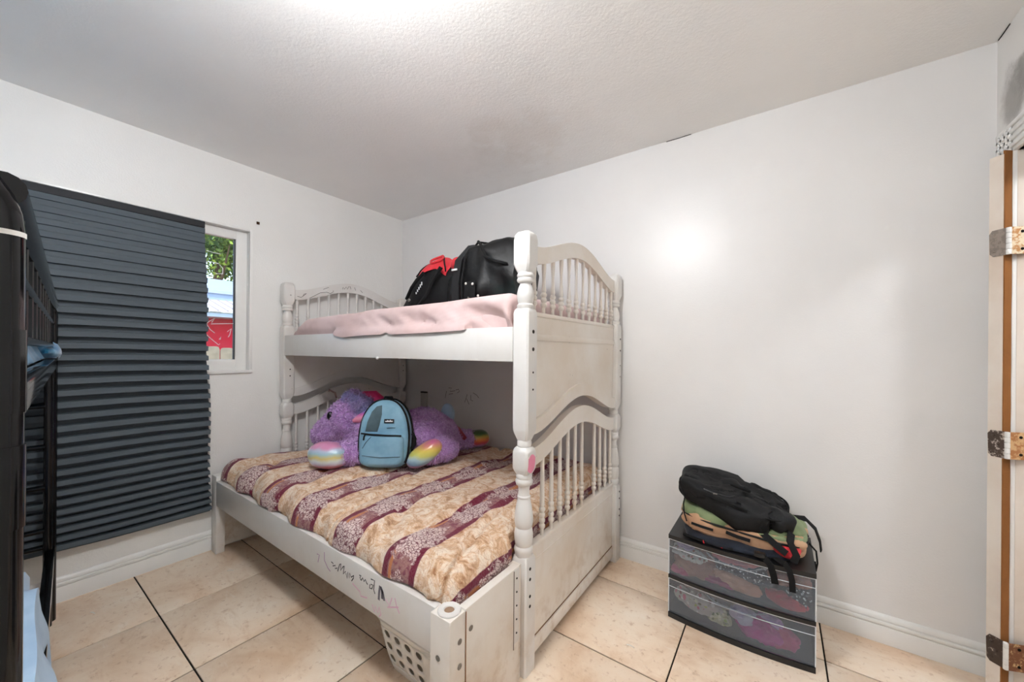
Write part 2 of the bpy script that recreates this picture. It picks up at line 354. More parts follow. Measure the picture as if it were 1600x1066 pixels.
MARKS = {"RB":[[[1.395,-1.436,0.387],[1.409,-1.436,0.385],[1.406,-1.436,0.374],[1.426,-1.436,0.383],[1.423,-1.436,0.369],[1.439,-1.436,0.377],[1.443,-1.436,0.365],[1.456,-1.436,0.397],[1.465,-1.436,0.403],[1.463,-1.436,0.375],[1.479,-1.436,0.395],[1.488,-1.436,0.402],[1.482,-1.436,0.368],[1.498,-1.436,0.384]],[[1.501,-1.436,0.378],[1.508,-1.436,0.361],[1.514,-1.436,0.386],[1.523,-1.436,0.367],[1.526,-1.436,0.387],[1.536,-1.436,0.375],[1.554,-1.436,0.388],[1.551,-1.436,0.377],[1.539,-1.436,0.362]],[[1.589,-1.436,0.402],[1.601,-1.436,0.403],[1.593,-1.436,0.395],[1.599,-1.436,0.387]],[[1.601,-1.436,0.386],[1.61,-1.436,0.399],[1.619,-1.436,0.389],[1.627,-1.436,0.399],[1.636,-1.436,0.389],[1.642,-1.436,0.386]],[[1.656,-1.436,0.392],[1.653,-1.436,0.378],[1.667,-1.436,0.38],[1.675,-1.436,0.396],[1.661,-1.436,0.394]],[[1.661,-1.436,0.413],[1.683,-1.436,0.415],[1.678,-1.436,0.381],[1.686,-1.436,0.369]]],"RG":[[[1.715,-1.436,0.408],[1.71,-1.436,0.383],[1.708,-1.436,0.356]],[[1.718,-1.436,0.406],[1.731,-1.436,0.391],[1.739,-1.436,0.365]],[[1.726,-1.436,0.399],[1.727,-1.436,0.367]]],"RP":[[[1.67,-1.436,0.325],[1.684,-1.436,0.304],[1.689,-1.436,0.326],[1.703,-1.436,0.309],[1.711,-1.436,0.332],[1.722,-1.436,0.31],[1.711,-1.436,0.299]],[[1.747,-1.436,0.375],[1.768,-1.436,0.358],[1.782,-1.436,0.392]],[[1.757,-1.436,0.35],[1.817,-1.436,0.374]],[[1.797,-1.436,0.397],[1.807,-1.436,0.373],[1.822,-1.436,0.355]],[[1.545,-1.436,0.355],[1.593,-1.436,0.342],[1.599,-1.436,0.328],[1.639,-1.436,0.336]]],"RV":[[[1.342,-1.436,0.409],[1.343,-1.436,0.376],[1.368,-1.436,0.354],[1.389,-1.436,0.346]],[[1.284,-1.436,0.383],[1.303,-1.436,0.385],[1.292,-1.436,0.351]]],"AR":[[[0.099,-0.977,1.611],[0.099,-0.951,1.606],[0.099,-0.935,1.619],[0.099,-0.914,1.639],[0.099,-0.931,1.632],[0.099,-0.939,1.614]],[[0.099,-0.793,1.685],[0.099,-0.752,1.705]],[[0.099,-0.766,1.667],[0.099,-0.738,1.661],[0.099,-0.715,1.678],[0.099,-0.719,1.687]],[[0.099,-0.643,1.706],[0.099,-0.638,1.723],[0.099,-0.628,1.708],[0.099,-0.613,1.729],[0.099,-0.603,1.712],[0.099,-0.593,1.732],[0.099,-0.578,1.736],[0.099,-0.573,1.716]],[[0.099,-0.542,1.734],[0.099,-0.532,1.712]],[[0.099,-0.49,1.718],[0.099,-0.471,1.701]],[[0.099,-0.893,1.607],[0.099,-0.859,1.628],[0.099,-0.815,1.656],[0.099,-0.766,1.667]]],"WM":[[[0.586,-0.001,0.899],[0.573,-0.001,0.84]],[[0.61,-0.001,0.927],[0.644,-0.001,0.929],[0.627,-0.001,0.898],[0.685,-0.001,0.908]],[[0.615,-0.001,0.874],[0.661,-0.001,0.883]],[[0.693,-0.001,0.915],[0.725,-0.001,0.923],[0.734,-0.001,0.906],[0.71,-0.001,0.892]],[[0.82,-0.001,0.889],[0.794,-0.001,0.823]],[[0.813,-0.001,0.853],[0.841,-0.001,0.81]],[[0.859,-0.001,0.886],[0.859,-0.001,0.846],[0.882,-0.001,0.839]],[[0.882,-0.001,0.905],[0.919,-0.001,0.89],[0.942,-0.001,0.869]]],"SC":[[[-0.054,-1.452,1.334],[-0.054,-1.422,1.301],[-0.053,-1.382,1.262],[-0.054,-1.376,1.272]],[[-0.054,-1.445,1.393],[-0.054,-1.427,1.359],[-0.054,-1.403,1.338]],[[-0.054,-1.452,1.382],[-0.054,-1.435,1.408],[-0.054,-1.403,1.43],[-0.054,-1.419,1.404]],[[-0.054,-1.423,1.394],[-0.054,-1.305,1.404]],[[-0.054,-1.38,1.297],[-0.054,-1.37,1.315],[-0.053,-1.374,1.297]],[[-0.054,-1.337,1.349],[-0.053,-1.316,1.37],[-0.054,-1.324,1.329],[-0.054,-1.332,1.314]],[[-0.054,-1.465,1.779],[-0.054,-1.425,1.784],[-0.054,-1.385,1.78],[-0.053,-1.364,1.754],[-0.054,-1.364,1.719],[-0.054,-1.401,1.715]],[[-0.054,-1.464,1.769],[-0.054,-1.445,1.739]],[[-0.054,-1.449,1.85],[-0.054,-1.41,1.844],[-0.054,-1.377,1.843]]]}
SCRATCH = plain('white scratch', (225, 228, 230), 0.6)
def strokes(name, key, w, mat, parent, nrm, t=0.0004, label=None):
    for pl in MARKS[key]:
        MB().ribbon([Vector(p) for p in pl], w, nrm, t).build(name, mat, parent, smooth=False, label=label)
strokes('scratch', 'SC', 0.004, SCRATCH, PANE, (1,0,0), 0.0006)
strokes('pencil_mark', 'WM', 0.004, plain('pencil grey', (120, 116, 112), 0.9, 0.1), wall_right, (0,-1,0))
# old screw plug on the wall above the window
hk = thing('wall_plug', 'small rusty wall plug above the window corner', 'wall plug', (0, -1.187, 2.083))
MB().box(0.0, 0.006, -1.196, -1.178, 2.074, 2.092, 0.002).build('plug', plain('rust brown', (74, 52, 40), 0.9, 0.1, var=0.25), hk)
MB().lathe([(0.004, 0), (0.004, 0.004)], n=8).build('screw_hole', DARK, hk).matrix_local = Matrix.Translation((0.006, 0, 0)) @ Matrix.Rotation(PI/2, 4, 'Y')

# ------------------------------------------------------------------ pleated paper shade
def shade_mat():
    t = NT('charcoal pleated paper', 0.62, 0.35); co = t.co()
    t.col(t.mix(t.noise(t.map(co, (2, 2, 60)), 1.0, 4), lin((66, 75, 82)), lin((82, 91, 98)))); t.bump(t.noise(co, 300, 2), 0.12, 0.002); return t.m
SHADE = shade_mat()
sh = thing('window_shade', 'black pleated paper shade hanging over the window down to the baseboard', 'window shade', (0.03, -1.9, 0.22))
zs = [1.972]; k = 0
while zs[-1] > 0.255:
    f = (1.972-zs[-1])/1.75; h = 0.060-0.006*f if f < 0.6 else 0.0564-0.045*(f-0.6)
    zs.append(zs[-1]-h); k += 1
NP = len(zs)-1; ring = []
SY0, SY1 = -2.40, -1.475
mb = MB(); rows = []
for i in range(NP):
    f = i/NP; dep = 0.004+0.034*smoothstep(0.0, 0.45, f)
    hh = zs[i]-zs[i+1]
    rows += [(zs[i], 0.020), (zs[i]-hh*0.05, 0.020+dep), (zs[i]-hh*0.52, 0.022+dep*1.05), (zs[i]-hh*0.57, 0.020)]
rows.append((zs[-1], 0.022))
NY = 26
def shade_pt(j, z, x):
    f = j/NY; y = SY0+(SY1-SY0)*f
    q = (1.97-z)/1.75
    y += smoothstep(0.7, 1.0, f)*(0.030*q+0.004*math.sin(z*9)+0.0015*math.sin(z*110))
    zz = z+0.006*math.sin(f*7+z*3)*q+0.012*math.sin(f*PI*1.6)*q*q*0.6-0.006*f
    return (x+0.008*q*math.sin(f*5+1)+0.004, y, zz)
for th in (0.0,):
    o = 0
    for (z, x) in rows:
        for j in range(NY+1): mb.v.append(Vector(shade_pt(j, z, x)))
    for i in range(len(rows)-1):
        for j in range(NY):
            a = i*(NY+1)+j; mb.f.append((a, a+1, a+NY+2, a+NY+1))
so = mb.build('pleated_sheet', SHADE, sh, smooth=False)
md = so.modifiers.new('thickness', 'SOLIDIFY'); md.thickness = 0.0009
MB().box(0.012, 0.030, SY0, SY1-0.004, 1.968, 2.004, 0.002).build('head_strip', plain('black shade head', (34, 36, 40), 0.7), sh)

# ------------------------------------------------------------------ white bunk bed
bed = thing('bunk_bed', 'white wooden twin over full bunk bed with turned posts and pen scribbles', 'bunk bed', (1.07, -0.75, 0))
Y_F, Y_R = -1.025, -0.062           # post centres front / rear
def post_lower(xc, yc):
    mb = MB(); c = (xc, yc)
    mb.sq([(0.036, 0.0), (0.036, 0.432), (0.030, 0.447)], c)
    mb.lathe([(0.031,0.443),(0.035,0.458),(0.037,0.468),(0.036,0.478),(0.031,0.485),(0.034,0.492),(0.0365,0.51),(0.0365,0.532),(0.034,0.548),(0.030,0.555),(0.034,0.562),(0.0365,0.578),(0.036,0.60),(0.031,0.635),(0.025,0.662),(0.0235,0.668),(0.026,0.671),(0.026,0.676),(0.0225,0.679),(0.0215,0.70),(0.0235,0.716),(0.031,0.721),(0.034,0.73),(0.034,0.737),(0.030,0.744),(0.032,0.750),(0.032,0.757),(0.028,0.764)], c, 22)
    mb.sq([(0.026,0.762),(0.033,0.777),(0.036,0.788),(0.036,0.846),(0.033,0.858),(0.026,0.868)], c, 0.008)
    mb.lathe([(0.024,0.866),(0.028,0.871),(0.028,0.888),(0.024,0.894)], c, 22)
    return mb.build('lower_post', BEDW, bed)
def post_upper(xc, yc):
    mb = MB(); c = (xc, yc)
    mb.sq([(0.023,0.893),(0.034,0.925),(0.036,0.94),(0.036,1.385),(0.033,1.398),(0.028,1.404)], c, 0.007)
    mb.lathe([(0.029,1.402),(0.033,1.408),(0.033,1.418),(0.028,1.423),(0.030,1.432),(0.0335,1.449),(0.033,1.465),(0.028,1.485),(0.022,1.499),(0.0225,1.503),(0.031,1.507),(0.034,1.513),(0.033,1.520),(0.029,1.523),(0.033,1.527),(0.034,1.534),(0.031,1.541),(0.026,1.546)], c, 22)
    mb.sq([(0.026,1.544),(0.034,1.565),(0.037,1.575),(0.037,1.668),(0.034,1.688),(0.026,1.700),(0.018,1.703)], c, 0.008)
    return mb.build('upper_post', BEDW, bed)
def bell(y, w=0.44, p=0.85):
    s = min(1.0, abs(y+0.545)/w); return (0.5+0.5*math.cos(PI*s))**p
NA = 30; YA0, YA1 = Y_F+0.03, Y_R-0.03
ya = [YA0+(YA1-YA0)*i/NA for i in range(NA+1)]
def arch_band(x0, x1, top, bot, name, mat, parent):
    R = [[(x0, y, bot(y)), (x1, y, bot(y)), (x1, y, top(y)), (x0, y, top(y))] for y in ya]
    return MB().loft(R).build(name, mat, parent, ang=30)
def spindle(xc, y, z0, z1, beads, low):
    mb = MB(); pr = [(0.0075, z0), (0.0075, z0+0.03)]; z = z0+0.03
    for b in range(beads):
        hh = 0.023 if low else 0.021; r = 0.0135
        pr += [(0.0085, z), (r*0.93, z+hh*0.25), (r, z+hh*0.5), (r*0.93, z+hh*0.75), (0.0085, z+hh)]; z += hh
    if low: pr += [(0.0105, z+0.01), (0.0095, z+0.06), (0.0085, z1-0.02), (0.0085, z1)]
    else: pr += [(0.0105, z+0.008), (0.0082, z+0.03), (0.0062, z+0.07), (0.0066, z1-0.07), (0.0098, z1-0.03), (0.0095, z1)]
    mb.lathe(pr, (xc, y), 10); return mb
SP = [-0.963+0.0772*k for k in range(12)]
for side, xc in (('head', 0.065), ('foot', 2.047)):
    mat = BEDW if side == 'head' else BEDD
    s = 1 if side == 'foot' else 1   # faces seen by the room are on +x for both ends
    for yc in (Y_F, Y_R): post_lower(xc, yc); post_upper(xc, yc)
    xi, xo = xc-0.016, xc+0.016
    ta = arch_band(xi, xo, lambda y: 1.657+0.104*bell(y), lambda y: 1.588+0.102*bell(y), 'top_arch', mat, bed)
    if side == 'head': strokes('pen_mark', 'AR', 0.0028, plain('dull black pen', (72, 62, 56), 0.8), ta, (1,0,0))
    R = [[(xc-0.011, y, 0.912+0.113*bell(y)), (xc+0.011, y, 0.912+0.113*bell(y)), (xc+0.011, y, 1.388), (xc-0.011, y, 1.388)] for y in ya]
    pu = MB().loft(R).build('upper_panel', mat, bed, ang=30)
    arch_band(xi-0.006, xo+0.006, lambda y: 0.969+0.114*bell(y), lambda y: 0.910+0.113*bell(y), 'arched_moulding', mat, pu)
    MB().box(xc-0.017, xc+0.017, YA0, YA1, 1.281, 1.307, 0.002).build('flat_moulding', mat, pu)
    MB().box(xi, xo, YA0, YA1, 1.378, 1.396, 0.003).build('spindle_rail', mat, bed)
    la = arch_band(xi, xo, lambda y: 0.853+0.119*bell(y), lambda y: 0.781+0.109*bell(y), 'lower_arch', mat, bed)
    pl = MB().box(xc-0.011, xc+0.011, YA0, YA1, 0.03, 0.46).build('lower_panel', mat, bed)
    MB().box(xi, xo, YA0, YA1, 0.450, 0.468, 0.003).build('spindle_rail', mat, bed)
    MB().box(xc-0.013, xc+0.013, YA0, YA1, 0.398, 0.404, 0.001).build('flat_moulding', mat, pl)
    MB().box(xc-0.013, xc+0.0135, YA0, YA1, 0.092, 0.0955).build('scuffed_groove', plain('worn brown edge', (128, 98, 66), 0.9, var=0.3), pl)
    MB().box(xi, xo, YA0, YA1, 0.028, 0.088, 0.003).build('bottom_moulding', mat, pl)
    for k, y in enumerate(SP):
        spindle(xc, y, 1.392, 1.592+0.102*bell(y), 3, False).build('spindle', mat, bed)
        if side == 'foot' and k in (0, 7): continue
        spindle(xc, y, 0.464, 0.786+0.109*bell(y), 4, True).build('spindle', mat, bed)
BOLT = plain('dark bolt hole', (52, 46, 42), 0.6, 0.4, 0.3)
def bolt(p, ax, r=0.007, parent=None, mat=None):
    mb = MB(); mb.lathe([(r, 0.0), (r, 0.0015), (r*0.72, 0.0022), (r*0.5, 0.0008)], n=12)
    q = Vector((0,0,1)).rotation_difference(Vector(ax)).to_matrix().to_4x4()
    mb.M = Matrix.Translation(p) @ q
    mb.build('bolt', mat or BOLT, parent or bed)
for z, r in ((1.314, .0075), (1.246, .0075), (1.157, .004), (1.091, .004)):
    bolt((2.083, Y_F+0.002, z), (1,0,0), r); bolt((2.083, Y_R+0.012, z), (1,0,0), r*0.7)
for z in (1.613, 1.10, 1.055): bolt((0.101, Y_F+0.004, z), (1,0,0), .0042)
for z in (1.10, 1.055): bolt((0.101, Y_R, z), (1,0,0), .0042)
for z in (0.405, 0.365, 0.30, 0.262): bolt((2.083, Y_F-0.008, z), (1,0,0), .006); bolt((2.083, Y_R+0.015, z), (1,0,0), .005)
# crayon smear on the foot post block
ps = MB()
for k in range(9):
    y = -1.05+0.0052*k; a = 0.020+0.014*math.sin(PI*(k+0.6)/9)
    ps.ribbon([(2.0832, y-0.003, 0.806-a), (2.0834, y+0.002, 0.806), (2.0832, y+0.004, 0.806+a*1.05)], 0.0066, (1,0,0), 0.0003)
ps.build('crayon_smear', plain('pink crayon', (240, 150, 178), 0.8, var=0.12), bed, smooth=False)
# side rails
rl = MB().box(0.101, 2.011, -1.060, -1.036, 1.197, 1.333, 0.002).build('upper_side_rail', BEDW, bed)
MB().blob((1.152, -1.06, 1.197), (0.011, 0.006, 0.008), 2, 0.003, 90, 3, 12, 8).build('putty_lump', BEDW, rl)
MB().box(0.101, 2.011, -0.052, -0.028, 1.197, 1.333, 0.002).build('upper_side_rail', BEDW, bed)
MB().box(0.101, 2.011, -0.052, -0.028, 0.27, 0.43, 0.002).build('lower_side_rail', BEDW, bed)
for k in range(9):
    x = 0.2+k*0.213
    MB().box(x-0.04, x+0.04, -1.036, -0.052, 1.225, 1.243).build('slat', BEDD, bed)
    MB().box(x-0.04, x+0.04, -1.40, -0.052, 0.31, 0.328).build('slat', BEDD, bed)
# full-width extension of the lower bunk
YE = -1.436
MB().box(0.03, 0.104, YE, YE+0.046, 0.0, 0.468, 0.003).build('extension_leg', BEDW, bed)
MB().box(0.045, 0.067, YE+0.04, Y_F-0.03, 0.025, 0.44, 0.002).build('extension_end_board', BEDD, bed)
er = MB().box(0.104, 1.992, YE, YE+0.028, 0.293, 0.442, 0.003).build('extension_rail', BEDW, bed)
strokes('pen_mark', 'RB', 0.0042, plain('black pen', (40, 36, 40), 0.7), er, (0,-1,0))
strokes('pen_mark', 'RG', 0.011, plain('grey marker', (112, 108, 116), 0.7), er, (0,-1,0))
strokes('crayon_mark', 'RP', 0.0045, plain('pale pink crayon', (226, 182, 204), 0.8), er, (0,-1,0))
strokes('crayon_mark', 'RV', 0.0042, plain('pale purple crayon', (178, 138, 172), 0.8), er, (0,-1,0))
lg = MB(); lg.box(1.990, 2.074, YE-0.018, YE+0.05, 0.0, 0.440, 0.004)
lg.build('extension_leg', BEDD, bed)
cp = MB(); cp.lathe([(0.036,0.436),(0.036,0.444),(0.034,0.446),(0.018,0.446),(0.0155,0.443),(0.0155,0.436)], (2.034,-1.416), 26, False)
cpo = cp.build('corner_cap', BEDW, bed)
MB().lathe([(0.0162,0.4385),(0.0162,0.4415)], (2.034,-1.416), 16).build('cap_hole', plain('worn wood hole', (150, 122, 100), 0.9), cpo)
eb = MB().box(2.042, 2.0735, YE+0.051, -1.092, 0.0, 0.442, 0.003).build('extension_end_board', BEDD, bed)
MB().box(2.0735, 2.0755, -1.3855, -1.3835, 0.14, 0.436).build('board_joint', RAWWOOD, eb)
MB().box(2.0735, 2.0755, -1.128, -1.126, 0.15, 0.436).build('board_joint', plain('grey joint', (120,110,100), 0.9), eb)
MB().box(2.0735, 2.0752, -1.1255, -1.094, 0.17, 0.438).build('hinge_strip', BEDW, eb)
for k in range(5): bolt((2.0752, -1.111, 0.405-0.05*k), (1,0,0), 0.0035, eb)
for y, z in ((-1.412, 0.36), (-1.412, 0.285), (-1.362, 0.372)): bolt((2.0745, y, z), (1,0,0), 0.009, eb, CHROME)
bolt((2.026, YE-0.0185, 0.315), (0,-1,0), 0.009, bed, CHROME)
MB().box(2.020, 2.060, -1.095, Y_F-0.034, 0.0, 0.43).build('extension_filler', BEDD, bed)

# ------------------------------------------------------------------ draped mattress surfaces
def drape(name, mat, parent, x0, x1, y0, y1, top, r, drop, nx, ny, zf, hem=None, out=None, smooth_ang=60):
    """cloth over a rounded slab; UV keeps the unfolded cloth coordinates in metres"""
    cx0, cx1, cy0, cy1 = x0+r, x1-r, y0+r, y1-r; ext = r*PI/2+drop
    U0, U1, V0, V1 = cx0-ext, cx1+ext, cy0-ext, cy1+ext
    vs, uvs, fs = [], [], []
    for j in range(ny+1):
        for i in range(nx+1):
            u = U0+(U1-U0)*i/nx; v = V0+(V1-V0)*j/ny
            c = Vector((min(max(u, cx0), cx1), min(max(v, cy0), cy1), 0)); w = Vector((u, v, 0))-c; d = w.length
            if d > ext: w = w*(ext/d); d = ext
            n = w/d if d > 1e-9 else Vector((0,0,0)); tp = top(c.x, c.y)
            if d < r*PI/2:
                a = d/r; p = c+n*r*math.sin(a); p.z = tp-r*(1-math.cos(a)); nr = n*math.sin(a)+Vector((0,0,math.cos(a)))
            else:
                p = c+n*r; dd = d-r*PI/2; p.z = tp-r-dd*(hem(u, v) if hem else 1.0); nr = n
            k = zf(u, v, d); p = p+nr*k
            if out: p = out(p, u, v, d)
            vs.append(p); uvs.append((u, v))
    for j in range(ny):
        for i in range(nx):
            a = j*(nx+1)+i; fs.append((a, a+1, a+nx+2, a+nx+1))
    off = Vector((0,0,0)); q = parent
    while q is not None: off += q.location; q = q.parent
    me = bpy.data.meshes.new(name); me.from_pydata([tuple(p-off) for p in vs], [], fs)
    ul = me.uv_layers.new(name='cloth')
    for l in me.loops: ul.data[l.index].uv = uvs[l.vertex_index]
    me.materials.append(mat); me.shade_smooth(); me.set_sharp_from_angle(angle=math.radians(smooth_ang))
    o = bpy.data.objects.new(name, me); COL.objects.link(o); o.parent = parent
    return o
def nz(x, y, z=0.0): return noise.noise(Vector((x, y, z)))

def bedspread_mat():
    t = NT('striped floral bedspread', 0.8, 0.3); uv = t.co('UV'); u, v, _ = t.sep(uv)
    wob = t.M('MULTIPLY', t.M('SUBTRACT', t.noise(uv, 7, 3), 0.5), 0.030)
    us = t.M('ADD', t.M('ADD', u, wob), 0.26)            # stripe phase
    p = t.M('MULTIPLY', t.M('FRACT', t.M('DIVIDE', us, 0.33)), 0.33)
    n1 = t.noise(uv, 19, 7, 0.72, 0.9); n2 = t.noise(uv, 55, 5, 0.7, 0.8); n3 = t.noise(uv, 28, 4, 0.6, 1.2)
    # tan field
    tan = t.ramp(n1, [(0.32, lin((164, 110, 70))), (0.46, lin((222, 184, 148))), (0.58, lin((240, 222, 202)))])
    tan = t.mix(t.M('MULTIPLY', t.ss(n2, 0.52, 0.66), 0.5), tan, lin((190, 140, 98)))
    curl = t.M('ABSOLUTE', t.M('SINE', t.M('MULTIPLY', t.vor(t.n('VectorMath', 0, {'operation': 'ADD'}, i0=uv, i1=t.n('VectorMath', 0, {'operation': 'SCALE'}, i0=t.n('TexNoise', 1, None, Vector=uv, Scale=22.0), Scale=0.03)), 17), 17.0)))
    tan = t.mix(t.M('MULTIPLY', t.ss(curl, 0.25, 0.05), 0.45), tan, lin((166, 116, 80)))
    # burgundy band with scrolling flowers
    q = t.M('SUBTRACT', p, 0.075); tv = t.M('SUBTRACT', t.M('MULTIPLY', t.M('FRACT', t.M('DIVIDE', t.M('ADD', v, t.M('MULTIPLY', t.M('FLOOR', t.M('DIVIDE', us, 0.33)), 0.11)), 0.26)), 0.26), 0.13)
    rr = t.M('SQRT', t.M('ADD', t.M('MULTIPLY', q, q), t.M('MULTIPLY', t.M('MULTIPLY', tv, tv), 0.42)))
    an = t.M('ARCTAN2', q, tv)
    pet = t.M('ADD', 0.066, t.M('MULTIPLY', t.M('COSINE', t.M('MULTIPLY', an, 7.0)), 0.010))
    flower = t.ss(t.M('ADD', t.M('SUBTRACT', rr, pet), t.M('MULTIPLY', t.M('SUBTRACT', n3, 0.5), 0.09)), 0.006, -0.006)
    uw = t.n('VectorMath', 0, {'operation': 'ADD'}, i0=uv, i1=t.n('VectorMath', 0, {'operation': 'SCALE'}, i0=t.n('TexNoise', 1, None, Vector=uv, Scale=40.0), Scale=0.022))
    vr = t.vor(uw, 75); line = t.ss(t.vor(uw, 75, 'DISTANCE_TO_EDGE'), 0.11, 0.03)
    fcol = t.mix(line, t.mix(n3, lin((232, 212, 200)), lin((200, 174, 176))), lin((118, 66, 72)))
    fcol = t.mix(t.ss(vr, 0.16, 0.08), fcol, lin((190, 140, 112)))
    band = t.mix(t.ss(n2, 0.42, 0.62), lin((160, 118, 112)), lin((128, 68, 82)))
    band = t.mix(t.ss(t.M('ABSOLUTE', t.M('SUBTRACT', p, 0.040)), 0.008, 0.005), band, lin((192, 124, 78)))
    band = t.mix(flower, band, fcol)
    e1 = t.ss(t.M('ABSOLUTE', t.M('SUBTRACT', p, 0.016)), 0.014, 0.011); e2 = t.ss(t.M('ABSOLUTE', t.M('SUBTRACT', p, 0.134)), 0.014, 0.011)
    edge = t.M('MULTIPLY', t.M('MAXIMUM', e1, e2), t.M('SUBTRACT', 1.0, t.M('MULTIPLY', flower, 0.8)))
    band = t.mix(edge, band, lin((112, 22, 50)))
    inb = t.M('MULTIPLY', t.ss(p, 0.001, 0.005), t.ss(p, 0.150, 0.146))
    spill = t.M('MULTIPLY', flower, t.ss(p, 0.175, 0.15))
    c = t.mix(inb, tan, band); c = t.mix(t.M('MULTIPLY', spill, 0.7), c, fcol)
    t.col(c)
    h = t.M('ADD', t.M('MULTIPLY', n2, 0.5), t.M('ADD', t.M('MULTIPLY', n1, 0.9), t.M('MULTIPLY', t.M('ADD', flower, line), 0.25)))
    t.bump(h, 0.75, 0.008); t.set(t.b, 'Sheen Weight', 0.15); return t.m
SPREAD = bedspread_mat()
lm = thing('full_mattress', 'mattress under a burgundy striped floral bedspread on the lower bunk', 'mattress', (1.05, -0.75, 0.33))
MB().box(0.14, 1.99, -1.385, -0.06, 0.332, 0.49, 0.04).build('mattress_core', plain('mattress ticking', (225,220,212), 0.9), lm)
def sp_top(x, y): return 0.562+0.010*nz(x*2.1, y*2.1)-0.012*smoothstep(0.5, 1.0, x/2.0)*smoothstep(-1.0, -1.4, y)
def sp_z(u, v, d):
    k = 0.014*nz(u*4, v*4, 3.3)+0.007*nz(u*13, v*13, 1.1)
    k += 0.012*smoothstep(0.0, 0.12, d)*math.sin(u*19+2.2*nz(u*3, v*2))*(1.0 if v < -1.1 else 0.4)
    fold = abs(nz(u*3.2+5, v*1.1+u*1.5, 7.7)); k -= 0.020*smoothstep(0.09, 0.0, fold)
    return k
def sp_out(p, u, v, d):
    if p.x < 0.33 and p.y < -1.1: p.x -= 0.06*smoothstep(0.33, 0.1, p.x)*smoothstep(-1.08, -1.2, p.y)
    if p.z < 0.445 and p.y < -1.33: p.y = max(p.y, -1.404)
    p.z = max(p.z, 0.40)
    if p.y > -1.07 and p.z < 0.9: p.x = min(max(p.x, 0.112), 2.0)
    return p
drape('bedspread', SPREAD, lm, 0.115, 2.02, -1.425, -0.055, sp_top, 0.10, 0.06, 210, 160, sp_z, None, sp_out)

PINK = fabric('pale pink sheet', (212, 188, 186), (200, 174, 171), 0.85, 500, 0.12, 0.1)
um = thing('twin_mattress', 'thin mattress in a pale pink sheet on the upper bunk', 'mattress', (1.05, -0.54, 1.245))
def um_top(x, y): return 1.438-0.075*smoothstep(0.36, 0.17, x)+0.024*smoothstep(0.2, 1.2, x)+0.012*smoothstep(1.4, 2.0, x)+0.004*nz(x*3, y*3)
def um_z(u, v, d):
    k = 0.004*nz(u*5, v*5, 2.0)
    if v < -0.9:
        s = u*0.8+(v+1.1)*1.4; k += 0.038*smoothstep(0.03, 0.12, d)*(nz(s*8, v*1.5, 4.4)-0.5*abs(nz(s*19, v*3, 1.4)))*smoothstep(0.4, 1.2, u)
    return k
def um_hem(u, v): return 1.0
def um_out(p, u, v, d):
    if p.y < -0.9:
        sc = max(0.0, 1-((u-0.98)/0.25)**2)**0.5 if abs(u-0.98) < 0.25 else (max(0.0, 1-((u-1.50)/0.27)**2)**0.5 if abs(u-1.50) < 0.27 else 0.0)
        lim = 1.333-0.030*sc
        q = smoothstep(1.37, 1.335, p.z)
        if p.z < lim: p.z = lim
        if sc > 0.02 and q > 0: p.y = min(p.y, p.y*(1-q)+(-1.068-0.006*sc)*q)
        elif q > 0: p.y = max(p.y, -1.032)*q+p.y*(1-q)
    else: p.z = max(p.z, 1.30)
    return p
drape('sheet', PINK, um, 0.155, 2.000, -1.046, -0.06, um_top, 0.045, 0.10, 170, 90, um_z, None, um_out)
MB().box(0.18, 1.99, -1.025, -0.08, 1.245, 1.40, 0.03).build('mattress_core', PINK, um)
# ------------------------------------------------------------------ ceiling lamp (above the frame)
lp = thing('ceiling_light', 'white glass globe ceiling light on a short stem', 'ceiling light', (LAMP.x, LAMP.y, H))
MB().lathe([(0.075,H-0.0005),(0.075,H-0.014),(0.060,H-0.022),(0.012,H-0.024),(0.012,H-0.060),(0.03,H-0.064)], (LAMP.x, LAMP.y), 24).build('ceiling_rose', TRIM, lp)
em = NT('lit glass globe'); em.set(em.b, 'Emission Color', (0.965, 0.982, 1.0, 1)); em.set(em.b, 'Emission Strength', LAMP_STRENGTH)
MB().blob(LAMP, (0.105, 0.105, 0.105), 2.0, nu=32, nv=20).build('glass_globe', em.m, lp)
hl = thing('hall_fill_light', 'added fill light out of view in the hallway beyond the doorway', 'ceiling light', (XR+WT+0.6, -0.8, H))  # added light, out of view, brightens the faces turned to the doorway
MB().lathe([(0.13,H-0.0005),(0.13,H-0.02),(0.02,H-0.02)], (XR+WT+0.6, -0.8), 22).build('base_plate', TRIM, hl)
em2 = NT('hall fill glow'); em2.set(em2.b, 'Emission Color', (0.95, 0.97, 1.0, 1)); em2.set(em2.b, 'Emission Strength', HALL_FILL)
MB().lathe([(0.11,H-0.019),(0.10,H-0.06),(0.05,H-0.09),(0.002,H-0.095)], (XR+WT+0.6, -0.8), 22).build('fill_dome', em2.m, hl)

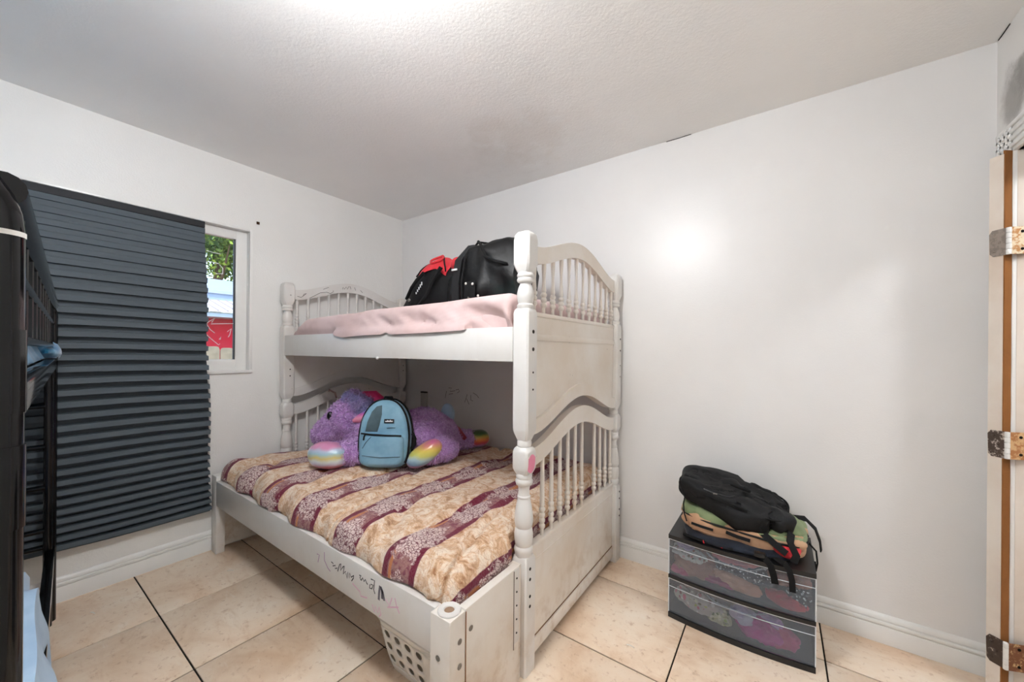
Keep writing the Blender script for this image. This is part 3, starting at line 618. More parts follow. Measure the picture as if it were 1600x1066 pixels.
# ------------------------------------------------------------------ broken door stile with hinges
vd = Vector((0.297, 0.955, 0)); vl = Vector((-0.955, 0.297, 0)); th = math.radians(30)
B = Vector((3.494, -0.180, 0)); ab = vl*math.cos(th)+vd*math.sin(th); bc = vd*math.cos(th)-vl*math.sin(th)
st = thing('door_stile', 'split off strip of white door edge still held by three old hinges', 'door strip', tuple(B))
def stile_poly(a0, a1, c0, c1, z0, z1, b=0.0):
    P = [B+ab*a0+bc*c0, B+ab*a1+bc*c0, B+ab*a1+bc*c1, B+ab*a0+bc*c1]
    return [[Vector((p.x, p.y, z0)) for p in P], [Vector((p.x, p.y, z1)) for p in P]]
MB().loft(stile_poly(0.002, 0.038, 0.0, 0.028, 0.006, 1.944)).build('painted_edge', DOORP, st)
R = []
for k in range(60):
    z = 0.004+1.952*k/59; q = 0.003*nz(z*9, 1.2)
    P = [B+ab*(-0.001+q*0.5)+bc*0.0015, B+ab*0.004+bc*0.0015, B+ab*0.004+bc*(0.030+q), B+ab*(-0.002+q)+bc*(0.030+q)]
    R.append([Vector((p.x, p.y, z)) for p in P])
MB().loft(R).build('split_wood_face', RAWWOOD, st)
def rust(name, a, b, amt):
    t = NT(name, 0.6, 0.4); co = t.co(); n = t.noise(co, 60, 5, 0.7)
    t.col(t.mix(t.ss(n, amt-0.06, amt+0.06), lin(a), lin(b))); t.bump(n, 0.5, 0.003); return t.m
LEAFS = [rust('worn grey hinge', (128, 118, 110), (150, 138, 128), 0.5), rust('chipped brown hinge', (74, 60, 52), (196, 184, 172), 0.56), rust('dark brown hinge', (70, 56, 48), (190, 176, 160), 0.64)]
RUSTL = [rust('rust hinge light', (222, 206, 176), (186, 130, 76), 0.52), rust('rust hinge', (206, 168, 122), (168, 112, 66), 0.5), rust('rust hinge heavy', (120, 74, 46), (206, 170, 120), 0.58)]
for k, z in enumerate((1.635, 0.925, 0.195)):
    hz = 0.047; lf = MB()
    def P(a, c, zz): p = B+ab*a+bc*c; return Vector((p.x, p.y, zz))
    out = [(-0.006,-hz),(0.026,-hz),(0.034,-hz+0.010),(0.036,hz-0.014),(0.028,hz-0.001),(-0.006,hz)]
    lf.loft([[P(a, -0.0035, z+b) for a, b in out], [P(a, -0.0003, z+b) for a, b in out]])
    h = lf.build('hinge_leaf', LEAFS[k], st)
    for a, b in ((0.022,0.028),(0.010,0.0),(0.022,-0.028)):
        s = MB(); s.blob(P(a, -0.0035, z+b), (0.0045,0.0045,0.0045), 2, nu=10, nv=6); s.build('screw', LEAFS[k], h)
    bp_ = B+ab*(-0.013)+bc*(-0.002); kn = MB()
    for j in range(5):
        z0 = z-hz+j*2*hz/5; kn.lathe([(0.0062,z0+0.0006),(0.0066,z0+0.002),(0.0066,z0+2*hz/5-0.002),(0.0062,z0+2*hz/5-0.0006)], (bp_.x, bp_.y), 12)
    kn.build('hinge_barrel', TRIM, st)
    p0 = bp_+Vector((0.004,0,0)); p1 = Vector((XR+0.045, DY1-0.0035, 0))
    lf = MB(); d = (p1-p0); nrm = Vector((d.y, -d.x, 0)).normalized()
    if nrm.y > 0: nrm = -nrm
    lf.loft([[Vector((q.x, q.y, z-hz))+nrm*0.0, Vector((q.x, q.y, z+hz)), Vector((q.x, q.y, z+hz))+nrm*0.002, Vector((q.x, q.y, z-hz))+nrm*0.002] for q in (p0, p1)])
    h2 = lf.build('hinge_leaf', RUSTL[k], st)
    for f, b in ((0.4,0.03),(0.4,-0.03),(0.75,0.0)):
        q = p0+d*f; s = MB(); s.blob((q.x, q.y-0.002, z+b), (0.005,0.003,0.005), 2, nu=10, nv=6); s.build('screw', DARK, h2)

# ------------------------------------------------------------------ wall conduit by the rear head post
wc = thing('wall_box', 'grey plastic wall box with a cord against the wall behind the plush', 'wall box', (0.325, 0, 0.70))
MB().box(0.288, 0.362, -0.022, 0.0, 0.70, 0.868, 0.004).build('cover', plain('grey white plastic', (190,188,184), 0.5), wc)
MB().box(0.290, 0.360, -0.026, -0.002, 0.866, 0.878, 0.003).build('cap', plain('dark box cap', (60,52,46), 0.6), wc)

# ------------------------------------------------------------------ black metal bunk bed on the left
METAL = NT('gloss black tube', 0.10, 0.35); METAL.col(lin((12, 12, 14))); METAL.bump(METAL.noise(METAL.co(), 40, 3), 0.04, 0.003); METAL = METAL.m
mb_ang = math.atan2(-0.166, 1.926)
ML = Vector((0.169, -2.07, 0)); MX = Matrix.Translation(ML) @ Matrix.Rotation(mb_ang, 4, 'Z')
def ML_(): return MB(MX)
mbk = thing('metal_bunk_bed', 'gloss black tubular metal bunk bed along the left edge', 'bunk bed', tuple(ML))
def hoop(x, ztop):
    p = [(x,0,0.0),(x,0,0.6),(x,0,ztop-0.1)]+[(x, -0.1+0.1*math.cos(a), ztop-0.1+0.1*math.sin(a)) for a in [PI/2*k/8 for k in range(1,9)]]
    q = [(x,-1.0,0.0),(x,-1.0,0.6),(x,-1.0,ztop-0.1)]+[(x, -0.9-0.1*math.cos(a), ztop-0.1+0.1*math.sin(a)) for a in [PI/2*k/8 for k in range(1,8)]]
    return p+list(reversed(q))
LB = 1.933
for x in (0.0, LB):
    ML_().tube(hoop(x, 1.478), 0.0185, 16).build('end_hoop', METAL, mbk)
    for z in (0.34, 1.17, 1.33):
        ML_().tube([(x,-0.02,z),(x,-0.98,z)], 0.012, 10).build('end_bar', METAL, mbk)
    for k in range(5):
        y = -0.17-k*0.165; ML_().tube([(x,y,1.17),(x,y,1.33)], 0.007, 8).build('end_spindle', METAL, mbk)
for y in (0.0, -1.0):
    ML_().tube([(0.0,y,1.430),(LB,y,1.430)], 0.020, 14).build('top_rail', METAL, mbk)
    for z in (1.345, 1.250): ML_().tube([(0.012,y,z),(LB-0.01,y,z)], 0.0095, 10).build('guard_bar', METAL, mbk)
    for k in range(12):
        x = 0.13+k*0.148; ML_().tube([(x,y,1.25),(x,y,1.425)], 0.0062, 8).build('guard_spindle', METAL, mbk)
    ML_().box(0.01, LB-0.01, y-0.014, y+0.014, 1.145, 1.188, 0.002).build('side_rail', METAL, mbk)
    ML_().box(0.01, LB-0.01, y-0.014, y+0.014, 0.29, 0.34, 0.002).build('side_rail', METAL, mbk)
for x in (0.03, LB-0.03):
    ML_().tube([(x,0.006,1.10),(x,0.006,1.40)], 0.010, 10).build('bracket_tube', METAL, mbk)
ML_().box(-0.03, 0.045, -0.012, 0.008, 0.02, 0.30, 0.004).build('foot_gusset', METAL, mbk)
ML_().tube([(0.05,-0.006,0.0),(0.05,-0.006,1.15)], 0.014, 12).build('ladder_rail', METAL, mbk)
for z in (0.43, 0.62, 0.80, 0.98): ML_().tube([(0.05,-0.01,z),(0.05,-0.36,z)], 0.011, 10).build('ladder_rung', METAL, mbk)
ML_().tube([(0.05,-0.37,0.0),(0.05,-0.37,1.15)], 0.014, 12).build('ladder_rail', METAL, mbk)
nl = ML_(); nl.tube([(LB,0,1.372),(LB,0,1.378)], 0.0190, 16); nl.build('white_tape_band', plain('white tape', (228,226,222), 0.6), mbk)
for z in (0.30, 1.02, 1.16): ML_().tube([(LB,0,z),(LB,0,z+0.10)], 0.0200, 16).build('joint_sleeve', METAL, mbk)
BLUE = fabric('bright blue fleece', (58, 146, 190), (38, 112, 160), 0.9, 200, 0.5, 0.5)
um2 = thing('blue_bedding', 'bright blue blanket over the upper deck of the black bunk', 'blanket', tuple(ML+Vector((0,0,1.19))))
def bl(u, v):
    x = 0.03+1.86*u; w = v; y = -0.02-0.93*w
    z = 1.235+0.045*smoothstep(0, 0.06, w)+0.02*nz(x*5, y*5)
    if w < 0.02: z = 1.192
    return MX @ Vector((x, y+0.012*nz(x*9, 2.0), z))
g = MB(); g.grid(bl, 60, 30); g.grid(lambda u, v: MX @ Vector((0.03+1.86*u, -0.02-0.93*v, 1.190)), 4, 4); g.build('blanket', BLUE, um2)
g = MB(MX); g.blob((0.045, -0.015, 1.222), (0.13, 0.042, 0.042), 2.2, 0.028, 12, 4, 30, 16, zmin=1.19); g.build('blanket_fold', BLUE, um2)
pl = thing('blue_pillow', 'blue pillow standing behind the guard bars of the black bunk', 'pillow', tuple(MX @ Vector((0.22, -0.12, 1.27))))
g = MB(MX); g.blob((0.30, -0.10, 1.335), (0.22, 0.05, 0.075), 2.6, 0.01, 8, 2, 26, 16); g.build('pillow_case', BLUE, pl)
LBLUE = fabric('light blue sheet', (176, 202, 226), (160, 188, 216), 0.88, 400, 0.15, 0.1)
lb = thing('light_blue_bedding', 'light blue sheet spilling off the lower deck of the black bunk', 'sheet', tuple(ML+Vector((1.0,-0.5,0.34))))
def ls(u, v):   # u along the bed, v across then down the side
    x = 0.55+1.37*u; bul = 0.018+0.045*smoothstep(0.0, 0.62, u)+0.008*math.sin(x*11)
    if v < 0.5: y = -0.95+(0.93+bul*0.4)*(v/0.5); z = 0.505+0.012*nz(x*4, y*4)
    else:
        q = (v-0.5)/0.5; y = -0.02+bul*0.4+bul*0.6*smoothstep(0, 0.35, q)+0.014*math.sin(x*23+q*3)*q; z = 0.505-0.40*q-0.02*(1-q)*smoothstep(0, .2, q)
    z -= 0.12*smoothstep(0.25, 0.0, u)*smoothstep(0.2, 0.5, v)
    return MX @ Vector((x, y, z))
MB().grid(ls, 60, 48).build('sheet', LBLUE, lb)
g = MB(MX); g.box(0.6, 1.90, -0.97, -0.03, 0.342, 0.49, 0.03); g.build('mattress', LBLUE, lb)

# ------------------------------------------------------------------ laundry basket and tub under the bed
PLW = plain('white laundry plastic', (232, 226, 218), 0.45, 0.4, var=0.03)
def rrect(hx, hy, r, n):
    """n points round a rounded rectangle, equal arc length, starting mid -y side"""
    pts = []
    for cx, cy, a0 in ((hx-r,-hy+r,-PI/2),(hx-r,hy-r,0),(-hx+r,hy-r,PI/2),(-hx+r,-hy+r,PI)):
        pts += [(cx+r*math.cos(a0+PI/2*k/10), cy+r*math.sin(a0+PI/2*k/10)) for k in range(11)]
    pts.append(pts[0]); L = [0]
    for a, b in zip(pts, pts[1:]): L.append(L[-1]+math.dist(a, b))
    out = []
    for i in range(n):
        d = L[-1]*i/n; k = max(j for j in range(len(L)) if L[j] <= d+1e-12); k = min(k, len(pts)-2)
        f = (d-L[k])/max(1e-9, L[k+1]-L[k]); out.append((pts[k][0]+(pts[k+1][0]-pts[k][0])*f, pts[k][1]+(pts[k+1][1]-pts[k][1])*f))
    return out
BC = Vector((1.772, -1.148, 0.0)); BH = 0.215
def bask(s, z):
    f = z/BH; P = BASK_N; i = s % 1.0*len(P); a = P[int(i) % len(P)]; b = P[(int(i)+1) % len(P)]; q = i-int(i)
    k = 0.84+0.16*f-0.05*(1-f)**4; return Vector((BC.x+(a[0]+(b[0]-a[0])*q)*k, BC.y+(a[1]+(b[1]-a[1])*q)*k, z))
BASK_N = rrect(0.222, 0.215, 0.075, 240)
lbk = thing('laundry_basket', 'white plastic laundry basket with round holes under the lower bunk', 'basket', tuple(BC))
w = MB(); NCELL, NROW = 26, 3; z0, z1 = 0.036, 0.182
for r_ in range(NROW):
    for c_ in range(NCELL):
        cs, cz = (c_+0.5+(0.33*r_ % 1.0)*0.0)/NCELL, z0+(z1-z0)*(r_+0.5)/NROW
        hs, hz_ = 0.5/NCELL, (z1-z0)/NROW/2; N = 16; o = len(w.v)
        for j in range(N):
            a = 2*PI*j/N; ca, sa = math.cos(a), math.sin(a); k = 1/max(abs(ca), abs(sa))
            w.v.append(bask(cs+hs*ca*k, cz+hz_*sa*k))
        for j in range(N):
            a = 2*PI*j/N; w.v.append(bask(cs+hs*0.56*math.cos(a), cz+hz_*0.58*math.sin(a)))
        for j in range(N):
            k = (j+1) % N; w.f.append((o+j, o+k, o+N+k, o+N+j))
        if cs > 0.955 or cs < 0.2: w.f.append(tuple(o+N+j for j in range(N)))
NS = 120
for a, b in ((0.0, z0), (z1, BH)):
    o = len(w.v)
    for z in (a, (a+b)/2, b):
        for i in range(NS): w.v.append(bask(i/NS, z))
    for q in range(2):
        for i in range(NS): w.f.append((o+q*NS+i, o+q*NS+(i+1) % NS, o+(q+1)*NS+(i+1) % NS, o+(q+1)*NS+i))
o = len(w.v)
for i in range(NS): w.v.append(bask(i/NS, 0.0))
w.f.append(tuple(o+i for i in range(NS)))
wo = w.build('basket_wall', PLW, lbk, ang=50); md = wo.modifiers.new('thickness', 'SOLIDIFY'); md.thickness = 0.003; md.offset = -1
MB().tube([bask(i/60, BH)+Vector((0,0,-0.004)) for i in range(60)], 0.007, 8, closed=True).build('rim', PLW, lbk)
tb = thing('plastic_tub', 'small rounded white tub on the floor behind the laundry basket', 'tub', (1.275, -1.12, 0))
MB().loft([[(1.275+a*k, -1.12+b*k, z) for a, b in rrect(0.085, 0.085, 0.07, 36)] for k, z in ((0.55,0.0),(0.75,0.006),(0.92,0.03),(1.0,0.08),(1.02,0.14))], True).build('tub_body', PLW, tb)
MB().tube([(1.275+a*1.03, -1.12+b*1.03, 0.14) for a, b in rrect(0.085, 0.085, 0.07, 36)], 0.005, 8, closed=True).build('rim', PLW, tb)
for k, (x, y, a) in enumerate(((0.251,-1.947,0.4),(0.367,-1.445,0.8),(0.776,-1.205,0.3),(2.353,-0.665,0.1))):
    o = MB().grid(lambda u, v: (-0.016+0.032*u, -0.004+0.008*v*(1-0.6*u), 0.0008+0.003*math.sin(u*3)), 6, 2).build('paper_scrap', plain('paper white %d' % k, (236,230,220), 0.9), None)
    o.location = (x, y, 0); o.rotation_euler = (0, 0, a)
    md = o.modifiers.new('thickness', 'SOLIDIFY'); md.thickness = 0.0006
    tag(o, ['thin white paper sliver on the tile beside the black bunk post', 'thin paper sliver on the floor near the white bed leg', 'pale paper sliver in the shadow under the white bed', 'tiny white paper scrap on the tile beside the plastic drawers'][k], 'paper scrap', 'scraps on the floor')
# ------------------------------------------------------------------ plastic drawers
fp = NT('frosted clear plastic'); ft = fp.t
a1 = ft.nodes.new('ShaderNodeBsdfTransparent'); a1.inputs[0].default_value = (0.90, 0.93, 0.96, 1)
a2 = ft.nodes.new('ShaderNodeBsdfDiffuse'); a2.inputs[0].default_value = (0.74, 0.85, 1.0, 1)
a3 = ft.nodes.new('ShaderNodeBsdfGlossy'); a3.inputs['Roughness'].default_value = 0.15
m1 = ft.nodes.new('ShaderNodeMixShader'); m1.inputs[0].default_value = 0.10; m2 = ft.nodes.new('ShaderNodeMixShader')
fz = ft.nodes.new('ShaderNodeFresnel'); fz.inputs[0].default_value = 1.35
ft.links.new(a1.outputs[0], m1.inputs[1]); ft.links.new(a2.outputs[0], m1.inputs[2]); ft.links.new(fz.outputs[0], m2.inputs[0])
ft.links.new(m1.outputs[0], m2.inputs[1]); ft.links.new(a3.outputs[0], m2.inputs[2]); ft.links.new(m2.outputs[0], ft.nodes['Material Output'].inputs[0])
FROST = fp.m
RIMW = plain('milky plastic edge', (222, 226, 230), 0.3, 0.5, var=0.02)
DX0, DX1, DYF, DYB = 2.438, 2.978, -0.378, -0.03
def bow(x): return -0.022*(1-((x-(DX0+DX1)/2)/((DX1-DX0)/2))**2)
def front(x, ins=0.0): return DYF+bow(x)+ins
NX = 24; fx = [DX0+(DX1-DX0)*i/NX for i in range(NX+1)]
dw = thing('storage_drawers', 'two tier clear plastic drawer unit with black frame full of clothes', 'drawers', ((DX0+DX1)/2, -0.2, 0))
def slab(z0, z1, ins, name, mat, b=True):
    poly = [(x, front(x, ins)) for x in fx]+[(DX1, DYB), (DX0, DYB)]
    return MB().prism(poly, 'z', z0, z1).build(name, mat, dw, ang=30)
slab(0.0, 0.022, -0.004, 'base_frame', BLACK); slab(0.184, 0.198, -0.005, 'middle_frame', BLACK)
top = slab(0.368, 0.386, -0.006, 'top_panel', BLACK)
for x in (DX0+0.006, DX1-0.006):
    MB().box(x-0.005, x+0.005, DYB, DYB+0.012, 0.02, 0.37).build('rear_post', BLACK, dw)
for z0, z1 in ((0.022, 0.184), (0.198, 0.368)):
    d = MB(); t_ = 0.0025
    d.loft([[(x, front(x, 0.002), z0+0.002), (x, front(x, 0.002+t_), z0+0.002), (x, front(x, 0.002+t_), z1-0.003), (x, front(x, 0.002), z1-0.003)] for x in fx])
    dr_ = d.build('drawer', FROST, dw, ang=30)
    s = MB(); s.box(DX0, DX0+t_, DYF+0.004, DYB, z0+0.002, z1-0.003); s.box(DX1-t_, DX1, DYF+0.004, DYB, z0+0.002, z1-0.003)
    s.build('side_wall', FROST, dr_)
    MB().box(DX0+0.004, DX1-0.004, DYF+0.01, DYB, z0+0.003, z0+0.006).build('drawer_bottom', FROST, dr_)
    MB().box(DX0+0.004, DX1-0.004, DYB-0.004, DYB-0.001, z0+0.006, z1-0.02).build('drawer_back', FROST, dr_)
    for x in (DX0+0.001, DX1-0.001): MB().tube([(x, front(x, 0.001), z0+0.002), (x, front(x, 0.001), z1-0.003)], 0.0022, 6).build('edge_bead', RIMW, dr_)
    MB().tube([(x, front(x, 0.0), z1-0.004) for x in fx], 0.002, 6).build('edge_bead', RIMW, dr_)
    MB().tube([(x, front(x, 0.001), z1-0.040) for x in fx], 0.0014, 6).build('edge_bead', RIMW, dr_)
    hp = [(x, front(x, -0.004), z1-0.008-0.026*math.sin(PI*min(1, max(0, (x-2.60)/0.05))*0.5) if x < 2.65 else (z1-0.034 if x < 2.76 else z1-0.034+0.026*smoothstep(2.76, 2.82, x))) for x in [2.60+0.22*k/16 for k in range(17)]]
    MB().tube(hp, 0.0026, 6).build('handle_lip', FROST, dr_)
def garment(label, c, r, mat, seed, e=2.4, amp=0.03, rot=0.0, zmin=None, grp='clothes in the plastic drawers'):
    mb = MB(); q = Vector(c)
    def fn(p, d):
        p -= d.normalized()*0.012*smoothstep(0.16, 0.0, abs(noise.noise(Vector((p.x*22+seed, p.y*30, p.z*26))))); return p
    mb.blob(c, (r[0]*1.14, r[1]*1.0, r[2]*1.18), e, amp*0.8, 26, seed, 56, 30, zmin=zmin, rot=rot, fn=fn)
    for v in mb.v:
        v.x = min(max(v.x, DX0+0.008), DX1-0.008); v.y = max(v.y, front(v.x, 0.010)); v.y = min(v.y, DYB-0.01)
    o = mb.build('garment', mat, None, ang=70); return tag(o, label, 'garment', grp)
def floral(name, bg, cols, sc):
    t = NT(name, 0.9, 0.2); co = t.co(); vc = t.vorc(co, sc); v = t.vor(co, sc); h, _, _ = t.sep(vc)
    c = t.ramp(h, [(i/len(cols), lin(k)) for i, k in enumerate(cols)])
    t.col(t.mix(t.ss(t.M('ADD', v, t.M('MULTIPLY', t.noise(co, sc*2, 3), 0.4)), 0.62, 0.52), lin(bg), c)); t.bump(t.noise(co, 60, 3), 0.3, 0.004); return t.m
def dots(name, bg, fg, sc, lim):
    t = NT(name, 0.9, 0.2); co = t.co(); t.col(t.mix(t.ss(t.vor(co, sc, rnd=0.8), lim+0.05, lim), lin(bg), lin(fg))); t.bump(t.noise(co, 60, 3), 0.3, 0.004); return t.m
Z1, Z2 = 0.030, 0.206
F = lambda n, c, c2=None: fabric(n, c, c2, 0.92, 300, 0.5, 0.2)
garment('dusty brown shirt folded at the left of the top drawer', (2.545,-0.29,0.246), (0.085,0.085,0.042), F('dusty brown', (176,122,106)), 1, 2.6, 0.022, 0.3, Z2)
garment('white printed cloth on the brown shirt in the top drawer', (2.515,-0.33,0.297), (0.075,0.05,0.017), floral('white print', (226,222,214), [(226,222,214),(210,120,120),(120,140,110),(226,222,214)], 60), 2, 2.4, 0.012, -0.35)
garment('dark grey cloth behind the white print in the top drawer', (2.60,-0.17,0.29), (0.10,0.08,0.035), F('slate grey', (74,82,88)), 3, 2.4, 0.02, 0, None)
garment('bright pink cloth at the lower left of the top drawer', (2.49,-0.345,0.218), (0.045,0.03,0.012), F('bright pink', (226,96,136)), 4, 2.4, 0.01, 0, Z2)
garment('coral pink top under the handle of the top drawer', (2.70,-0.27,0.322), (0.085,0.09,0.018), F('coral pink', (240,132,136)), 5, 2.4, 0.012, 0.1)
garment('navy cloth with white specks in the top drawer', (2.735,-0.31,0.283), (0.105,0.06,0.020), dots('navy speckle', (52,58,74), (232,232,236), 70, 0.26), 6, 2.4, 0.016, -0.2)
garment('peach sleeve lying across the top drawer', (2.705,-0.36,0.247), (0.095,0.022,0.026), F('peach', (226,170,146)), 7, 2.2, 0.010, -0.28)
garment('magenta striped cloth below the peach sleeve', (2.645,-0.345,0.222), (0.055,0.03,0.014), F('magenta', (190,60,120)), 8, 2.4, 0.010, -0.2, Z2)
garment('copper satin cloth at the right of the top drawer', (2.895,-0.28,0.300), (0.065,0.08,0.026), F('copper satin', (196,128,100)), 9, 2.4, 0.02, 0)
garment('red folded cloth at the lower right of the top drawer', (2.885,-0.345,0.231), (0.065,0.026,0.024), F('tomato red', (214,70,84)), 10, 2.4, 0.010, -0.2, Z2)
garment('black and white patterned cloth at the right of the top drawer', (2.925,-0.352,0.262), (0.040,0.024,0.032), floral('black white print', (44,44,50), [(236,236,236),(44,44,50),(236,236,236)], 90), 11, 2.4, 0.010, -0.2)
garment('lilac cloth peeking at the upper left of the top drawer', (2.50,-0.30,0.325), (0.035,0.05,0.014), F('lilac', (206,186,224)), 12, 2.4, 0.008, 0)
garment('pale floral blouse at the left of the bottom drawer', (2.555,-0.345,0.100), (0.095,0.034,0.036), floral('pale floral', (206,196,186), [(240,236,226),(226,110,140),(120,110,96),(190,196,110),(244,240,232)], 48), 13, 2.3, 0.014, -0.25)
garment('cream cloth behind the floral blouse in the bottom drawer', (2.60,-0.27,0.10), (0.11,0.035,0.03), F('cream', (226,208,190)), 14, 2.3, 0.016, -0.2)
garment('green leaf print cloth in the middle of the bottom drawer', (2.645,-0.365,0.078), (0.045,0.022,0.028), floral('leaf print', (210,206,170), [(170,190,80),(90,110,70),(236,232,200)], 55), 15, 2.3, 0.010, -0.25)
garment('grey cloth at the back of the bottom drawer', (2.72,-0.15,0.09), (0.18,0.07,0.04), F('dark slate', (70,76,86)), 16, 2.6, 0.02, 0, Z1)
garment('lilac and white cloth in the middle of the bottom drawer', (2.735,-0.345,0.108), (0.045,0.034,0.030), F('lilac white', (190,172,214), (220,216,232)), 17, 2.3, 0.014, 0)
garment('magenta satin dress in the bottom drawer', (2.79,-0.35,0.075), (0.075,0.030,0.040), F('magenta satin', (206,50,160), (170,30,130)), 18, 2.3, 0.018, -0.1, Z1)
garment('pink crumpled cloth at the right of the bottom drawer', (2.87,-0.34,0.066), (0.055,0.030,0.034), F('rose pink', (214,80,140), (180,60,116)), 19, 2.3, 0.016, -0.1, Z1)
garment('orchid cloth above the magenta dress in the bottom drawer', (2.83,-0.325,0.112), (0.045,0.03,0.016), F('orchid', (200,140,214)), 20, 2.3, 0.010, -0.3)

# ------------------------------------------------------------------ backpacks on the drawers
BKF = fabric('black nylon', (22, 22, 24), (14, 14, 15), 0.6, 380, 0.5, 0.0)
NAVY = fabric('navy nylon', (34, 40, 52), (24, 28, 38), 0.7, 380, 0.5, 0.1)
GREEN = fabric('olive green nylon', (134, 148, 110), (112, 128, 92), 0.8, 380, 0.4, 0.1)
TANF = fabric('tan nylon', (196, 158, 126), (178, 138, 108), 0.8, 380, 0.4, 0.1)
REDF = fabric('red nylon', (214, 58, 66), (190, 40, 50), 0.75, 380, 0.4, 0.1)
STRAP = fabric('black webbing', (24, 24, 25), (16, 16, 17), 0.85, 600, 0.5, 0.0)
def soft(c, r, e, amp, seed, tilt=(0,0,0), zmin=None, fs=7, nu=56, nv=34, folds=0.0):
    mb = MB(); E = Matrix.Rotation(tilt[2], 3, 'Z') @ Matrix.Rotation(tilt[1], 3, 'Y') @ Matrix.Rotation(tilt[0], 3, 'X')
    def fn(p, d):
        if folds:
            k = abs(noise.noise(Vector((p.x*6+seed, p.y*9, p.z*4))))
            p -= d.normalized()*folds*smoothstep(0.12, 0.0, k)
        return p
    return mb.blob(c, r, e, amp, fs, seed, nu, nv, zmin, E, fn)
def on_ellipse(c, r, e, tilt, th, ph):
    E = Matrix.Rotation(tilt[2], 3, 'Z') @ Matrix.Rotation(tilt[1], 3, 'Y') @ Matrix.Rotation(tilt[0], 3, 'X'); q = 2/e
    sg = lambda a: math.copysign(abs(a)**q, a)
    return Vector(c)+E @ Vector((r[0]*sg(math.cos(ph))*sg(math.cos(th)), r[1]*sg(math.cos(ph))*sg(math.sin(th)), r[2]*sg(math.sin(ph))))
# lower: olive, tan and red pack
gb = thing('olive_backpack', 'olive and tan backpack with red pocket lying under the black one', 'backpack', (2.71, -0.21, 0.40))
gc, gr, gti = (2.715, -0.205, 0.447), (0.245, 0.150, 0.052), (0.0, 0.07, 0.0)
soft(gc, gr, 3.8, 0.016, 31, gti, 0.3995, folds=0.014).build('main_body', TANF, gb)
soft((2.72,-0.20,0.478), (0.243,0.148,0.036), 3.6, 0.016, 32, (0.05,0.10,0.0), None, folds=0.012).build('front_panel', GREEN, gb)
soft((2.885,-0.315,0.433), (0.050,0.045,0.026), 2.4, 0.012, 33, (0.2,0.1,-0.4), None).build('red_pocket', REDF, gb)
soft((2.905,-0.20,0.485), (0.055,0.085,0.030), 2.4, 0.012, 34, (0,0.5,0), None).build('side_pocket', GREEN, gb)
pz = [on_ellipse(gc, (0.243,0.149,0.052), 3.8, gti, 2*PI*k/48, 0.12) for k in range(48)]
MB().tube(pz, 0.0045, 6, closed=True).build('piping', BKF, gb)
MB().ribbon([(2.53,-0.352,0.452),(2.57,-0.357,0.449),(2.62,-0.358,0.446)], 0.011, (0,-1,0.2), 0.003).build('mesh_slot', BKF, gb)
MB().ribbon([(2.67,-0.358,0.452),(2.71,-0.360,0.445),(2.76,-0.358,0.440)], 0.014, (0,-1,0.2), 0.003).build('mesh_slot', BKF, gb)
MB().ribbon([(2.80,-0.335,0.478),(2.85,-0.368,0.452),(2.885,-0.372,0.430)], 0.026, (0.1,-0.8,0.6), 0.004).build('strap', STRAP, gb)
MB().ribbon([(2.90,-0.30,0.492),(2.895,-0.345,0.470),(2.915,-0.372,0.432),(2.905,-0.380,0.405)], 0.028, (0.5,-0.7,0.5), 0.004).build('strap', STRAP, gb)
MB().ribbon([(2.85,-0.28,0.505),(2.92,-0.24,0.490),(2.96,-0.18,0.452)], 0.018, (0.5,-0.4,0.8), 0.004).build('strap', STRAP, gb)
# harness straps hanging over the front and side of the unit
MB().ribbon([(2.78,-0.365,0.398),(2.815,-0.404,0.401),(2.832,-0.412,0.385),(2.842,-0.412,0.350),(2.848,-0.411,0.316)], 0.024, [(0,-0.3,1),(0,-0.8,0.8),(0,-1,0.2),(0,-1,0),(0,-1,0)], 0.002).build('hanging_strap', STRAP, gb)
MB().ribbon([(2.84,-0.36,0.398),(2.878,-0.399,0.402),(2.892,-0.407,0.386),(2.902,-0.406,0.345),(2.904,-0.405,0.300)], 0.021, [(0,-0.3,1),(0,-0.8,0.8),(0,-1,0.2),(0,-1,0),(0,-1,0)], 0.002).build('hanging_strap', STRAP, gb)
MB().box(2.775, 2.815, -0.405, -0.372, 0.399, 0.414, 0.004).build('buckle', BLACK, gb)
MB().ribbon([(2.90,-0.14,0.500),(2.955,-0.10,0.492),(2.990,-0.095,0.455),(3.006,-0.10,0.405),(3.010,-0.10,0.365)], 0.030, [(0.2,-0.2,1),(0.6,-0.2,0.8),(1,-0.2,0.3),(1,-0.2,0.1),(1,-0.2,0)], 0.004).build('shoulder_strap', STRAP, gb)
MB().tube([(2.955,-0.24,0.45),(2.985,-0.25,0.42),(2.990,-0.245,0.37),(2.986,-0.23,0.33),(2.984,-0.21,0.36)], 0.0035, 6).build('cord', STRAP, gb)
# flat navy bag at the bottom of the pile
nb = thing('navy_drawstring_bag', 'flat navy bag squashed between the drawer top and the olive backpack', 'bag', (2.70, -0.25, 0.387))
soft((2.70,-0.235,0.398), (0.215,0.155,0.020), 3.0, 0.010, 41, (0,0,0.05), 0.3865, 10).build('bag_body', NAVY, nb)
MB().tube([(2.50,-0.37,0.40),(2.56,-0.385,0.398),(2.62,-0.384,0.402),(2.70,-0.390,0.399)], 0.006, 6).build('rolled_edge', STRAP, nb)
for x in (2.585, 2.655): MB().ribbon([(x,-0.392,0.404),(x+0.004,-0.394,0.392)], 0.005, (0,-1,0.2), 0.001).build('red_stitch', REDF, nb)
